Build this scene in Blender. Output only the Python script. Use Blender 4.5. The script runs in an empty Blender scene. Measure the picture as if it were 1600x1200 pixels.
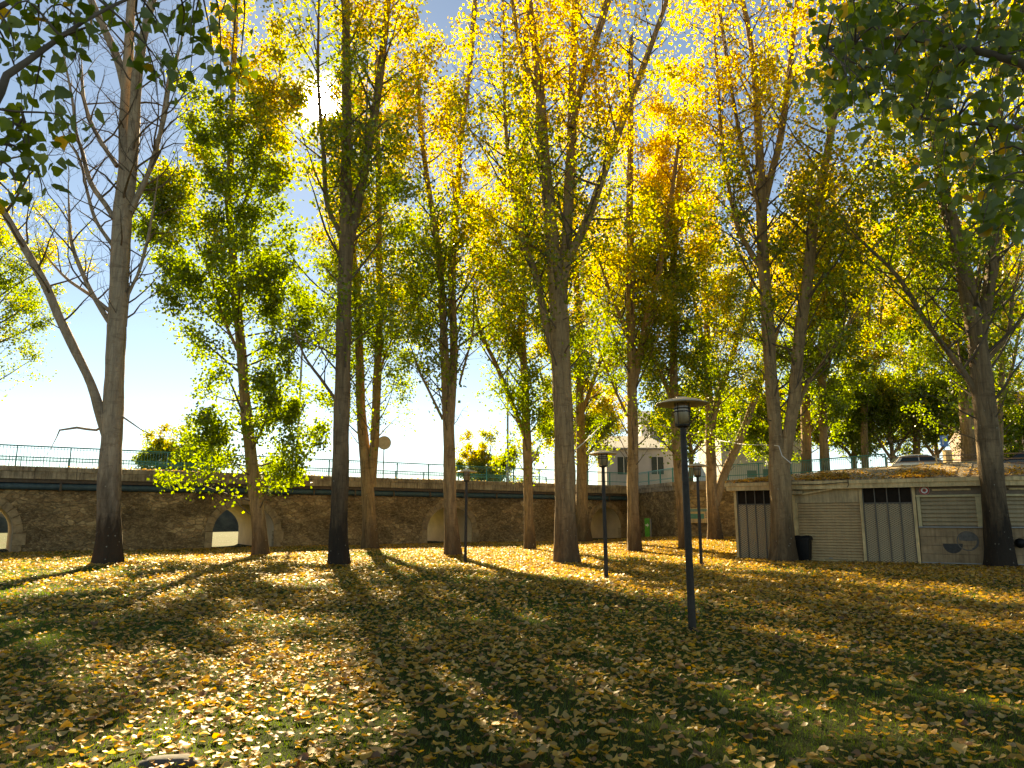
import bpy, math, random
import numpy as np
from mathutils import Vector, Matrix

random.seed(7)
rng = np.random.default_rng(11)
S = bpy.context.scene
COL = S.collection
R_ = math.radians

# ------------------------------------------------------------------ camera
F = 1180.0                       # focal length in photo pixels (1600 wide)
PITCH = math.atan(210.0 / F)     # the horizon lies 210 px under the centre
CAMZ = 1.65
cd = bpy.data.cameras.new('camera'); cam = bpy.data.objects.new('camera', cd); COL.objects.link(cam)
cam.location = (0, 0, CAMZ); cam.rotation_euler = (math.pi / 2 + PITCH, 0, 0)
cd.sensor_width = 36.0; cd.lens = 36.0 * F / 1600.0; cd.clip_start = 0.05; cd.clip_end = 6000
S.camera = cam

# ------------------------------------------------------------------ light
SUN_EL, SUN_AZ = R_(29.6), R_(-15.4)      # azimuth from +Y towards +X
SUND = Vector((math.sin(SUN_AZ) * math.cos(SUN_EL), math.cos(SUN_AZ) * math.cos(SUN_EL), math.sin(SUN_EL)))
S.view_settings.view_transform = 'Standard'; S.view_settings.look = 'None'
S.view_settings.exposure = 2.15; S.view_settings.gamma = 1.0
S.view_settings.use_white_balance = True; S.view_settings.white_balance_temperature = 9400; S.view_settings.white_balance_tint = 6
w = bpy.data.worlds.new('World'); S.world = w; w.use_nodes = True
nt = w.node_tree; nt.nodes.clear()
out = nt.nodes.new('ShaderNodeOutputWorld'); bg = nt.nodes.new('ShaderNodeBackground')
sky = nt.nodes.new('ShaderNodeTexSky'); sky.sky_type = 'NISHITA'; sky.sun_disc = False
sky.sun_elevation = SUN_EL; sky.sun_rotation = SUN_AZ
sky.air_density = 0.65; sky.dust_density = 0.03; sky.ozone_density = 2.5
bg.inputs[1].default_value = 0.05
tc = nt.nodes.new('ShaderNodeTexCoord')
dp = nt.nodes.new('ShaderNodeVectorMath'); dp.operation = 'DOT_PRODUCT'; dp.inputs[1].default_value = SUND
nm = nt.nodes.new('ShaderNodeVectorMath'); nm.operation = 'NORMALIZE'
nt.links.new(tc.outputs['Generated'], nm.inputs[0]); nt.links.new(nm.outputs[0], dp.inputs[0])
def wpow(e, k):
    p = nt.nodes.new('ShaderNodeMath'); p.operation = 'POWER'; p.inputs[1].default_value = e
    mx = nt.nodes.new('ShaderNodeMath'); mx.operation = 'MAXIMUM'; mx.inputs[1].default_value = 0.0
    nt.links.new(dp.outputs['Value'], mx.inputs[0]); nt.links.new(mx.outputs[0], p.inputs[0])
    m = nt.nodes.new('ShaderNodeMath'); m.operation = 'MULTIPLY'; m.inputs[1].default_value = k
    nt.links.new(p.outputs[0], m.inputs[0]); return m
a1 = wpow(9000, 500.0); a2 = wpow(1200, 3.0)      # the sun and its aureole in the sky
ad = nt.nodes.new('ShaderNodeMath'); ad.operation = 'ADD'
nt.links.new(a1.outputs[0], ad.inputs[0]); nt.links.new(a2.outputs[0], ad.inputs[1])
av = nt.nodes.new('ShaderNodeVectorMath'); av.operation = 'ADD'
nt.links.new(sky.outputs[0], av.inputs[0]); nt.links.new(ad.outputs[0], av.inputs[1])
nt.links.new(av.outputs[0], bg.inputs[0]); nt.links.new(bg.outputs[0], out.inputs[0])
sl = bpy.data.lights.new('sun', 'SUN'); sl.energy = 5.0; sl.angle = R_(0.53); sl.color = (1.0, 0.90, 0.70)
so = bpy.data.objects.new('sun', sl); COL.objects.link(so)
so.rotation_euler = (-SUND).to_track_quat('-Z', 'Y').to_euler(); so.location = (-10, 40, 40)
c = S.cycles
c.max_bounces = 9; c.diffuse_bounces = 6; c.glossy_bounces = 2; c.transmission_bounces = 8; c.transparent_max_bounces = 6
c.sample_clamp_indirect = 4.0; c.caustics_reflective = False; c.caustics_refractive = False
c.use_denoising = True

# ------------------------------------------------------------------ pixel helpers
CP, SP = math.cos(PITCH), math.sin(PITCH)
def ray(px, py):
    x = (px - 800.0) / F; y = (600.0 - py) / F
    return Vector((x, CP - y * SP, SP + y * CP))
def at(px, py, d):
    r = ray(px, py); t = d / r.y
    return Vector((r.x * t, d, CAMZ + r.z * t))
def onz(px, py, z=0.0):
    r = ray(px, py); t = (z - CAMZ) / r.z
    return Vector((r.x * t, r.y * t, z))
def pxm(d, py=700):                  # metres per photo pixel at depth d
    r = ray(800, py); return d / r.y / F
def sstep(a, b, x):
    t = np.clip((x - a) / (b - a), 0, 1); return t * t * (3 - 2 * t)
def ground_z(x, y):
    x = np.asarray(x, float); y = np.asarray(y, float)
    return (0.40 * sstep(4, 14, x) * sstep(36, 49, y)
            + 0.025 * np.sin(x * 0.9 + 1) * np.sin(y * 0.7) + 0.02 * np.sin(x * 0.33 + y * 0.41))

# ------------------------------------------------------------------ objects
def tag(o, label=None, cat=None, group=None, kind=None):
    if label: o['label'] = label
    if cat: o['category'] = cat
    if group: o['group'] = group
    if kind: o['kind'] = kind
    return o
def empty(name, loc, rz=0.0):
    o = bpy.data.objects.new(name, None); COL.objects.link(o)
    o.location = loc; o.rotation_euler = (0, 0, rz); o.empty_display_size = 0.3
    return o
def copy_tree(o, parent=None):
    q = o.copy(); COL.objects.link(q)
    if parent: q.parent = parent
    for ch in list(o.children): copy_tree(ch, q)
    return q

def np_mesh(name, verts, loops, starts, mat, parent=None, smooth=False, col=None):
    me = bpy.data.meshes.new(name)
    verts = np.ascontiguousarray(verts, np.float32); loops = np.ascontiguousarray(loops, np.int32); starts = np.ascontiguousarray(starts, np.int32)
    me.vertices.add(len(verts)); me.vertices.foreach_set('co', verts.ravel())
    me.loops.add(len(loops)); me.loops.foreach_set('vertex_index', loops)
    me.polygons.add(len(starts)); me.polygons.foreach_set('loop_start', starts)
    me.update(calc_edges=True)
    if smooth: me.polygons.foreach_set('use_smooth', np.ones(len(starts), bool))
    if col is not None:
        a = me.color_attributes.new('Col', 'FLOAT_COLOR', 'POINT')
        c4 = np.ones((len(verts), 4), np.float32); c4[:, :3] = col
        a.data.foreach_set('color', c4.ravel())
    me.materials.append(mat); me.validate()
    o = bpy.data.objects.new(name, me); COL.objects.link(o)
    if parent is not None: o.parent = parent
    return o

class MB:
    def __init__(s): s.v = []; s.f = []
    def add(s, v, f):
        b = len(s.v); s.v += [tuple(p) for p in v]; s.f += [tuple(i + b for i in q) for q in f]; return s
    def box(s, x0, y0, z0, x1, y1, z1):
        v = [(x0,y0,z0),(x1,y0,z0),(x1,y1,z0),(x0,y1,z0),(x0,y0,z1),(x1,y0,z1),(x1,y1,z1),(x0,y1,z1)]
        return s.add(v, [(0,3,2,1),(4,5,6,7),(0,1,5,4),(1,2,6,5),(2,3,7,6),(3,0,4,7)])
    def bar(s, p, q, wd, h=None, up=(0,0,1)):
        p = Vector(p); q = Vector(q); h = h or wd; t = (q - p).normalized(); u = Vector(up)
        if abs(t.dot(u)) > .98: u = Vector((0,1,0))
        a = t.cross(u).normalized() * wd / 2; b = a.cross(t).normalized() * h / 2
        v = [p-a-b, p+a-b, p+a+b, p-a+b, q-a-b, q+a-b, q+a+b, q-a+b]
        return s.add(v, [(0,3,2,1),(4,5,6,7),(0,1,5,4),(1,2,6,5),(2,3,7,6),(3,0,4,7)])
    def lathe(s, prof, n=24, c=(0,0,0), cap=True):
        v = []; f = []
        for r, z in prof:
            for k in range(n):
                a = 2*math.pi*k/n; v.append((c[0]+r*math.cos(a), c[1]+r*math.sin(a), c[2]+z))
        for i in range(len(prof)-1):
            for k in range(n):
                k2 = (k+1) % n; f.append((i*n+k, i*n+k2, (i+1)*n+k2, (i+1)*n+k))
        if cap:
            f.append(tuple(range(n))[::-1]); f.append(tuple((len(prof)-1)*n+k for k in range(n)))
        return s.add(v, f)
    def tube(s, pts, rad, n=8):
        V, Fq = tube_arrays(np.array([tuple(p) for p in pts], float), np.array(rad, float) if hasattr(rad,'__len__') else np.full(len(pts), rad), n)
        return s.add(V, [tuple(q) for q in Fq])
    def prism(s, poly, y0, y1):          # polygon in x,z extruded along y
        n = len(poly); v = [(x, y0, z) for x, z in poly] + [(x, y1, z) for x, z in poly]
        f = [tuple(range(n)), tuple(range(2*n-1, n-1, -1))] + [(i, i+n, (i+1) % n+n, (i+1) % n) for i in range(n)]
        return s.add(v, f)
    def build(s, name, mat, parent=None, smooth=False, bevel=0.0):
        me = bpy.data.meshes.new(name); me.from_pydata(s.v, [], s.f); me.update()
        if smooth:
            me.polygons.foreach_set('use_smooth', np.ones(len(me.polygons), bool))
            me.set_sharp_from_angle(angle=R_(40))
        me.materials.append(mat); o = bpy.data.objects.new(name, me); COL.objects.link(o)
        if parent is not None: o.parent = parent
        if bevel > 0:
            b = o.modifiers.new('bevel', 'BEVEL'); b.width = bevel; b.segments = 2; b.limit_method = 'ANGLE'
        return o

def frames(P):
    T = np.gradient(P, axis=0); T /= np.maximum(np.linalg.norm(T, axis=1, keepdims=True), 1e-9)
    m = T.mean(0); ref = np.array([1.0, .13, .07]) if abs(m[0]) < .8 * np.linalg.norm(m) else np.array([.07, 1., .1])
    A = ref - T * (T @ ref)[:, None]; A /= np.linalg.norm(A, axis=1, keepdims=True)
    return T, A, np.cross(T, A)
def tube_arrays(P, rad, n, bump=None):
    T, A, B = frames(P); k = len(P)
    th = np.arange(n) * 2 * np.pi / n
    rr = rad[:, None] * np.ones(n)[None]
    if bump is not None: rr = rr * bump(P, th)
    V = P[:, None] + rr[:, :, None] * (np.cos(th)[None, :, None] * A[:, None] + np.sin(th)[None, :, None] * B[:, None])
    i = np.arange(k - 1)[:, None]; j = np.arange(n)[None]; j2 = (j + 1) % n
    Fq = np.stack([i*n+j, i*n+j2, (i+1)*n+j2, (i+1)*n+j], -1).reshape(-1, 4)
    return V.reshape(-1, 3), Fq
def catmull(P, step):
    P = np.asarray(P, float)
    if len(P) < 3: 
        m = max(2, int(np.linalg.norm(P[-1,:3]-P[0,:3]) / step) + 1); t = np.linspace(0, 1, m)[:, None]
        return P[0] * (1-t) + P[-1] * t
    Q = np.vstack([2*P[0]-P[1], P, 2*P[-1]-P[-2]]); o = []
    for i in range(1, len(Q)-2):
        p0, p1, p2, p3 = Q[i-1:i+3]; m = max(1, int(np.linalg.norm(p2[:3]-p1[:3]) / step))
        for t in np.arange(m) / m:
            o.append(.5*((2*p1)+(-p0+p2)*t+(2*p0-5*p1+4*p2-p3)*t*t+(-p0+3*p1-3*p2+p3)*t**3))
    o.append(P[-1]); return np.array(o)

# ------------------------------------------------------------------ materials
def mat(name):
    m = bpy.data.materials.new(name); m.use_nodes = True
    n = m.node_tree; b = n.nodes['Principled BSDF']; return m, n, b
def N(n, t, **kw):
    x = n.nodes.new(t)
    for k, v in kw.items(): setattr(x, k, v)
    return x
def ramp(n, src, stops):
    r = N(n, 'ShaderNodeValToRGB'); e = r.color_ramp.elements
    while len(e) < len(stops): e.new(0.5)
    for i, (p, cc) in enumerate(stops): e[i].position = p; e[i].color = (*cc, 1)
    n.links.new(src, r.inputs[0]); return r
def noise(n, vec, scale, detail=5, rough=.55):
    x = N(n, 'ShaderNodeTexNoise'); x.inputs['Scale'].default_value = scale; x.inputs['Detail'].default_value = detail; x.inputs['Roughness'].default_value = rough
    if vec is not None: n.links.new(vec, x.inputs['Vector'])
    return x
def mapping(n, scale, coord='Object'):
    t = N(n, 'ShaderNodeTexCoord'); m = N(n, 'ShaderNodeMapping'); m.inputs['Scale'].default_value = scale
    n.links.new(t.outputs[coord], m.inputs['Vector']); return m.outputs[0]
def mixc(n, fac, a, b, mode='MIX'):
    x = N(n, 'ShaderNodeMix', data_type='RGBA', blend_type=mode)
    if hasattr(fac, 'links'): n.links.new(fac, x.inputs[0])
    else: x.inputs[0].default_value = fac
    for s, i in ((a, 6), (b, 7)):
        if hasattr(s, 'links'): n.links.new(s, x.inputs[i])
        else: x.inputs[i].default_value = (*s, 1)
    return x.outputs[2]
def bump(n, b, h, strength=.5, dist=.02):
    x = N(n, 'ShaderNodeBump'); x.inputs['Strength'].default_value = strength; x.inputs['Distance'].default_value = dist
    n.links.new(h, x.inputs['Height']); n.links.new(x.outputs[0], b.inputs['Normal'])
def plain(name, colr, rough=.6, metal=0.0, var=.25, scale=6.0, spec=.35, bmp=0.15, streak=0.0):
    m, n, b = mat(name); v = mapping(n, (1, 1, 1)); x = noise(n, v, scale, 6, .6)
    lo = tuple(q * (1 - var) for q in colr); hi = tuple(min(1, q * (1 + var)) for q in colr)
    r = ramp(n, x.outputs['Fac'], [(.3, lo), (.7, hi)]); col_ = r.outputs[0]
    if streak:                              # rain streaks and grime blotches
        v2 = mapping(n, (7, 7, .55)); y = noise(n, v2, 1.6, 5, .65); ry = ramp(n, y.outputs['Fac'], [(.36, (1-streak, 1-streak*1.05, 1-streak*1.1)), (.56, (1, 1, 1))]); col_ = mixc(n, 1.0, col_, ry.outputs[0], 'MULTIPLY')
        z = noise(n, v, 1.3, 7, .7); rz = ramp(n, z.outputs['Fac'], [(.40, (1-streak*.8, 1-streak*.85, 1-streak*.9)), (.60, (1, 1, 1))]); col_ = mixc(n, 1.0, col_, rz.outputs[0], 'MULTIPLY')
    n.links.new(col_, b.inputs['Base Color'])
    b.inputs['Roughness'].default_value = rough; b.inputs['Metallic'].default_value = metal; b.inputs['Specular IOR Level'].default_value = spec
    if bmp: bump(n, b, x.outputs['Fac'], bmp, .01)
    return m

def bark_material(name, light, dark, base_dark, base_h=2.2):
    m, n, b = mat(name)
    v = mapping(n, (3.2, 3.2, .42)); x1 = noise(n, v, 2.4, 9, .74); x1.inputs['Distortion'].default_value = .6                 # long vertical fissures
    v2 = mapping(n, (1.0, 1.0, 3.2)); x2 = noise(n, v2, 2.2, 5, .6); x2.inputs['Distortion'].default_value = .8            # short cross bands
    v3 = mapping(n, (1, 1, 1)); v4 = mapping(n, (2.4, 2.4, .55)); x3 = noise(n, v4, 1.2, 6, .65)
    c1 = ramp(n, x1.outputs['Fac'], [(.30, dark), (.62, light)])
    c2 = ramp(n, x2.outputs['Fac'], [(.32, (.45,.40,.36)), (.46, (1,1,1))])
    cc = mixc(n, .55, c1.outputs[0], c2.outputs[0], 'MULTIPLY')
    t = N(n, 'ShaderNodeTexCoord'); sx = N(n, 'ShaderNodeSeparateXYZ'); n.links.new(t.outputs['Object'], sx.inputs[0])
    a = N(n, 'ShaderNodeMath', operation='MULTIPLY_ADD'); n.links.new(x3.outputs['Fac'], a.inputs[0]); a.inputs[1].default_value = -6.0; 
    n.links.new(sx.outputs[2], a.inputs[2])
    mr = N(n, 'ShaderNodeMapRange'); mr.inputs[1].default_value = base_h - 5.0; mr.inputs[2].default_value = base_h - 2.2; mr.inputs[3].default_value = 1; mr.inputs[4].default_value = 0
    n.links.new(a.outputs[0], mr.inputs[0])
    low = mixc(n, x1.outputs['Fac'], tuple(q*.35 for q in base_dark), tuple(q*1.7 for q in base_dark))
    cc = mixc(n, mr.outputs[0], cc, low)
    vo = N(n, 'ShaderNodeTexVoronoi'); vo.inputs['Scale'].default_value = 5.5; n.links.new(v3, vo.inputs['Vector'])
    sp = ramp(n, vo.outputs['Distance'], [(.10, (1,1,1)), (.16, (0,0,0))])
    gate = ramp(n, x3.outputs['Fac'], [(.52, (0,0,0)), (.60, (.8,.8,.8))])
    g = N(n, 'ShaderNodeMath', operation='MULTIPLY'); n.links.new(sp.outputs[0], g.inputs[0]); n.links.new(gate.outputs[0], g.inputs[1])
    cc = mixc(n, g.outputs[0], cc, (.40, .38, .30))                          # lichen spots
    n.links.new(cc, b.inputs['Base Color']); b.inputs['Roughness'].default_value = .85; b.inputs['Specular IOR Level'].default_value = .25
    h = N(n, 'ShaderNodeMath', operation='MULTIPLY_ADD'); n.links.new(x1.outputs['Fac'], h.inputs[0]); h.inputs[1].default_value = 4.0; n.links.new(x2.outputs['Fac'], h.inputs[2])
    bump(n, b, h.outputs[0], .8, .03)
    return m
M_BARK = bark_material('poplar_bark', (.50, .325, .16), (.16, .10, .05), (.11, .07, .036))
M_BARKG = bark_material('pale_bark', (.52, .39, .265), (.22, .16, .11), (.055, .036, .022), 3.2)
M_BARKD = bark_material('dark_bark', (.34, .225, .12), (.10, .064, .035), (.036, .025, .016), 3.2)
M_TWIG = plain('twig_bark', (.13, .095, .065), .85, var=.35)

def leaf_material(name, trans=.55, gloss=.05, tboost=1.6, rough=.4):
    m, n, b = mat(name); n.nodes.remove(b); o = n.nodes['Material Output']
    at_ = N(n, 'ShaderNodeAttribute', attribute_name='Col')
    d = N(n, 'ShaderNodeBsdfDiffuse'); t = N(n, 'ShaderNodeBsdfTranslucent'); g = N(n, 'ShaderNodeBsdfGlossy'); g.inputs['Roughness'].default_value = rough
    n.links.new(at_.outputs['Color'], d.inputs['Color'])
    tb = N(n, 'ShaderNodeMix', data_type='RGBA', blend_type='MULTIPLY'); tb.inputs[0].default_value = 1; tb.clamp_result = True
    n.links.new(at_.outputs['Color'], tb.inputs[6]); tb.inputs[7].default_value = (tboost, tboost, tboost*.45, 1)
    n.links.new(tb.outputs[2], t.inputs['Color'])
    m1 = N(n, 'ShaderNodeMixShader'); m1.inputs[0].default_value = trans; n.links.new(d.outputs[0], m1.inputs[1]); n.links.new(t.outputs[0], m1.inputs[2])
    m2 = N(n, 'ShaderNodeMixShader'); m2.inputs[0].default_value = gloss; n.links.new(m1.outputs[0], m2.inputs[1]); n.links.new(g.outputs[0], m2.inputs[2])
    n.links.new(m2.outputs[0], o.inputs[0]); return m
M_LEAF = leaf_material('poplar_leaf', .70, .05, 1.95)
M_NEAR = leaf_material('near_leaf', .60, .06, 1.9)
M_LITTER = leaf_material('fallen_leaf', .34, .055, 1.35, .45)
M_GRASS = leaf_material('grass_blade', .45, .05, 1.5)

def stone_material(name, c_lo, c_hi, mortar, sc=(1.0, 1.0, 1.75), scale=1.7):
    m, n, b = mat(name); v = mapping(n, sc)
    wn = noise(n, v, 2.0, 3); vm = N(n, 'ShaderNodeVectorMath', operation='MULTIPLY_ADD'); n.links.new(wn.outputs['Color'], vm.inputs[0]); vm.inputs[1].default_value = (.5,)*3; n.links.new(v, vm.inputs[2])
    def vor(s, feat):
        q = N(n, 'ShaderNodeTexVoronoi', feature=feat); q.inputs['Scale'].default_value = s; n.links.new(vm.outputs[0], q.inputs['Vector']); return q
    A, E = vor(scale, 'F1'), vor(scale, 'DISTANCE_TO_EDGE'); A2, E2 = vor(scale*2.7, 'F1'), vor(scale*2.7, 'DISTANCE_TO_EDGE')
    pick = noise(n, v, .55, 2); pk = ramp(n, pick.outputs['Fac'], [(.44, (0,0,0)), (.52, (1,1,1))])
    sepA = N(n, 'ShaderNodeSeparateColor'); n.links.new(A.outputs['Color'], sepA.inputs[0]); sepB = N(n, 'ShaderNodeSeparateColor'); n.links.new(A2.outputs['Color'], sepB.inputs[0])
    ca = ramp(n, sepA.outputs[0], [(.1, c_lo), (.9, c_hi)]); cb = ramp(n, sepB.outputs[0], [(.1, tuple(q*.7 for q in c_lo)), (.9, tuple(q*.8 for q in c_hi))])
    cc = mixc(n, pk.outputs[0], ca.outputs[0], cb.outputs[0])
    ed = mixc(n, pk.outputs[0], E.outputs['Distance'], E2.outputs['Distance'])
    er = ramp(n, ed, [(.0, (.35,.35,.35)), (.13, (1,1,1))])
    cc = mixc(n, er.outputs[0], mortar, cc)
    gr = noise(n, v, 9, 8, .7); gc = ramp(n, gr.outputs['Fac'], [(.3, (.55,.55,.55)), (.7, (1.25,1.2,1.1))])
    cc = mixc(n, 1.0, cc, gc.outputs[0], 'MULTIPLY')
    bl = noise(n, v, .8, 6, .65); bc = ramp(n, bl.outputs['Fac'], [(.38, (.42,.42,.44)), (.56, (1,1,1))])
    cc = mixc(n, .6, cc, bc.outputs[0], 'MULTIPLY')
    n.links.new(cc, b.inputs['Base Color']); b.inputs['Roughness'].default_value = .9; b.inputs['Specular IOR Level'].default_value = .2
    h = N(n, 'ShaderNodeMath', operation='MULTIPLY_ADD'); n.links.new(gr.outputs['Fac'], h.inputs[0]); h.inputs[1].default_value = .5; n.links.new(er.outputs[0], h.inputs[2])
    bump(n, b, h.outputs[0], .9, .06); return m
M_STONE = stone_material('rubble_stone', (.34, .225, .115), (.60, .43, .235), (.21, .145, .08), scale=2.7)
M_STONE2 = stone_material('terrace_stone', (.34, .23, .115), (.58, .42, .22), (.19, .135, .075))
M_DRESSED = plain('dressed_stone', (.31, .215, .115), .9, var=.4, scale=4, bmp=.4)
M_TUNNEL = plain('tunnel_render', (.62, .50, .34), .9, var=.15, scale=1.2, bmp=.25)
M_COPING = plain('coping_concrete', (.44, .36, .25), .85, var=.3, scale=1.7, bmp=.3, streak=.5)
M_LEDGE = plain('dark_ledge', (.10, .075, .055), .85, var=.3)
M_PIPE = plain('teal_pipe', (.045, .085, .10), .55, var=.3)
M_TEAL = plain('teal_paint', (.035, .22, .20), .45, var=.15)
M_ASPHALT = plain('asphalt', (.06, .058, .055), .9, var=.25, scale=12)
M_DARKMETAL = plain('lamp_pole_paint', (.06, .05, .04), .55, var=.25, scale=14, spec=.2, streak=.3)
M_SHADE = plain('lamp_shade_paint', (.62, .48, .30), .5, var=.15, scale=9)
M_CREAM = plain('cream_paint', (.80, .57, .27), .6, var=.16, scale=4, streak=.3)
M_CREAM2 = plain('beige_board', (.60, .44, .23), .7, var=.12, scale=2.5, streak=.3)
M_WHITEP = plain('white_paint', (.78, .75, .70), .5, var=.08)
M_BLACK = plain('black_plastic', (.013, .012, .011), .5, var=.3, spec=.2)
M_GREYMET = plain('grey_metal', (.30, .29, .27), .5, .3, var=.15)

# ------------------------------------------------------------------ ground
def ground_material():
    m, n, b = mat('lawn'); v = mapping(n, (1, 1, 1))
    a = noise(n, v, .35, 5); f = noise(n, v, 9, 6, .7); g2 = noise(n, v, 60, 4, .7)
    gcol = ramp(n, g2.outputs['Fac'], [(.3, (.014, .022, .004)), (.7, (.060, .080, .012))])
    bcol = ramp(n, f.outputs['Fac'], [(.3, (.035, .022, .010)), (.7, (.10, .066, .03))])
    k = ramp(n, a.outputs['Fac'], [(.45, (0,0,0)), (.65, (.6,.6,.6))])
    cc = mixc(n, k.outputs[0], gcol.outputs[0], bcol.outputs[0])
    n.links.new(cc, b.inputs['Base Color']); b.inputs['Roughness'].default_value = .95; b.inputs['Specular IOR Level'].default_value = .1
    bump(n, b, g2.outputs['Fac'], .6, .03); return m
xs = np.concatenate([[-3000, -900, -300, -120], np.arange(-60, 60.1, .8), [120, 300, 900, 3000]])
ys = np.concatenate([[-3000, -600, -100, -30], np.arange(-8, 70.1, .8), [100, 200, 500, 1200, 4000]])
X, Y = np.meshgrid(xs, ys); nx, ny = len(xs), len(ys)
i, j = np.meshgrid(np.arange(nx-1), np.arange(ny-1)); q = (j*nx+i).ravel()
FQ = np.stack([q, q+1, q+nx+1, q+nx], -1)
g = np_mesh('ground', np.stack([X.ravel(), Y.ravel(), ground_z(X, Y).ravel()], -1), FQ.ravel(), np.arange(len(FQ))*4, ground_material(), smooth=True)
tag(g, kind='structure')

# ------------------------------------------------------------------ bridge
ZD = 4.15
A0 = onz(0, 727, ZD); B0 = onz(850, 755, ZD)
ud = (B0 - A0); ud.z = 0; ud.normalize(); vd = Vector((-ud.y, ud.x, 0))
O = A0 - ud * 14.0; O.z = 0; BRZ = math.atan2(ud.y, ud.x)
VW, BW = 0.42, 7.3                     # wall set back under the deck edge; bridge width
def upx(px, v=VW):                     # photo column -> distance along the wall plane at v
    r = ray(px, 850); o = O + vd * v
    det = r.x * (-ud.y) + ud.x * r.y
    t = (o.x * (-ud.y) + ud.x * o.y) / det
    return (Vector((r.x*t, r.y*t, 0)) - o).dot(ud)
def b2w(u, v, z): p = O + ud*u + vd*v; return Vector((p.x, p.y, z))
bridge = empty('bridge', (O.x, O.y, 0), BRZ)
tag(bridge, 'long rubble stone bridge with four round arches and a pale concrete deck edge', 'bridge')
UEND = upx(988); WTOP = 3.02
arches = [(upx(-92), upx(18), 2.4), (upx(331), upx(427), 2.42), (upx(667), upx(737), 2.40), (upx(923), upx(971), 2.5)]
def arch_z(t, h, sp=.95):              # t in -1..1
    return sp + (h - sp) * math.sqrt(max(0, 1 - t*t))
def profile(a, b, h, n=26):
    P = [(a, -0.3)]
    for k in range(n+1):
        th = math.pi * (1 - k/n); P.append(((a+b)/2 + (b-a)/2*math.cos(th), .95 + (h-.95)*math.sin(th)))
    P.append((b, -0.3)); return P
def wall_face(v, flip):
    m = MB(); u = 0.0
    def quad(p):
        m.add([(x, v, z) for x, z in p], [tuple(range(len(p)))[::-1] if flip else tuple(range(len(p)))])
    for a, b, h in arches:
        quad([(u, -.3), (a, -.3), (a, WTOP), (u, WTOP)])
        P = profile(a, b, h)[1:-1]
        for (x0, z0), (x1, z1) in zip(P[:-1], P[1:]):
            quad([(x0, z0), (x1, z1), (x1, WTOP), (x0, WTOP)])
        u = b
    quad([(u, -.3), (UEND, -.3), (UEND, WTOP), (u, WTOP)]); return m
wf = wall_face(VW, False); wb = wall_face(VW + BW, True); wf.add(wb.v, wb.f)
wf.add([(UEND, VW, -.3), (UEND, VW+BW, -.3), (UEND, VW+BW, WTOP), (UEND, VW, WTOP)], [(0,1,2,3)])
wf.build('wall', M_STONE, bridge)
for a, b, h in arches:
    m = MB(); P = profile(a, b, h)
    for (x0, z0), (x1, z1) in zip(P[:-1], P[1:]):
        m.add([(x0, VW+.02, z0), (x1, VW+.02, z1), (x1, VW+BW-.02, z1), (x0, VW+BW-.02, z0)], [(0,1,2,3)])
    m.build('tunnel_lining', M_TUNNEL, bridge, smooth=True)
    # dressed voussoirs round the opening, each a real block with an open joint
    ring = MB(); t = .40; cx = (a+b)/2; ra = (b-a)/2; nv = 13
    def ep(th, o): return (cx + (ra+o)*math.cos(th), .95 + (h-.95+o)*math.sin(th))
    for k in range(nv):
        t0 = math.pi*(k+.03)/nv; t1 = math.pi*(k+.97)/nv; tm = (t0+t1)/2
        poly = [ep(t0, 0), ep(tm, 0), ep(t1, 0), ep(t1, t), ep(tm, t), ep(t0, t)]
        ring.prism(poly[::-1], VW-.045-.012*random.random(), VW+.35)
    for sx, e in ((-1, a), (1, b)):
        for zz in ((-.25, .36), (.375, .935)):
            wd = t + random.choice((0, .16))
            x0, x1 = (e - wd, e) if sx < 0 else (e, e + wd)
            ring.box(x0, VW-.05, zz[0], x1, VW+.35, zz[1])
    ring.build('arch_ring', M_DRESSED, bridge, bevel=.012)
cp = MB(); u = 0.0
while u < UEND:
    L = min(random.uniform(1.75, 2.05), UEND - u); dz = random.uniform(-.006, .006)
    cp.box(u+.006, random.uniform(-.006,.006), ZD-.60+dz, u+L-.006, .60, ZD-.24+dz); cp.box(u+.01, -.05+random.uniform(-.006,.006), ZD-.24, u+L-.01, .60, ZD+dz); u += L
cp.build('coping', M_COPING, bridge, bevel=.015)
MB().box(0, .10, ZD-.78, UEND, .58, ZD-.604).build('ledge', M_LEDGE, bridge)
dk = MB().box(0, .604, ZD-.62, UEND+2, VW+BW+.3, ZD-.06); dk.box(0, .5, WTOP-.02, UEND, VW+BW-.05, ZD-.63)
dk.build('deck', M_ASPHALT, bridge)
pp = MB().tube([(u, .26, 3.19) for u in np.linspace(0, UEND, 60)], .165, 12); u = 1.0
pp.build('pipe', M_PIPE, bridge, smooth=True)
k = 0
while u < UEND:
    bk = MB().box(u-.05, .06, 2.99, u+.05, .42, 3.035).box(u-.05, .055, 3.036, u+.05, .095, 3.40)
    bk.build('pipe_bracket', M_LEDGE, bridge); u += 2.6; k += 1
MB().box(upx(414, .02), -.10, 3.0, upx(417.5, .02), -.052, ZD-.02).build('drain_pipe', M_WHITEP, bridge)

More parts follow.
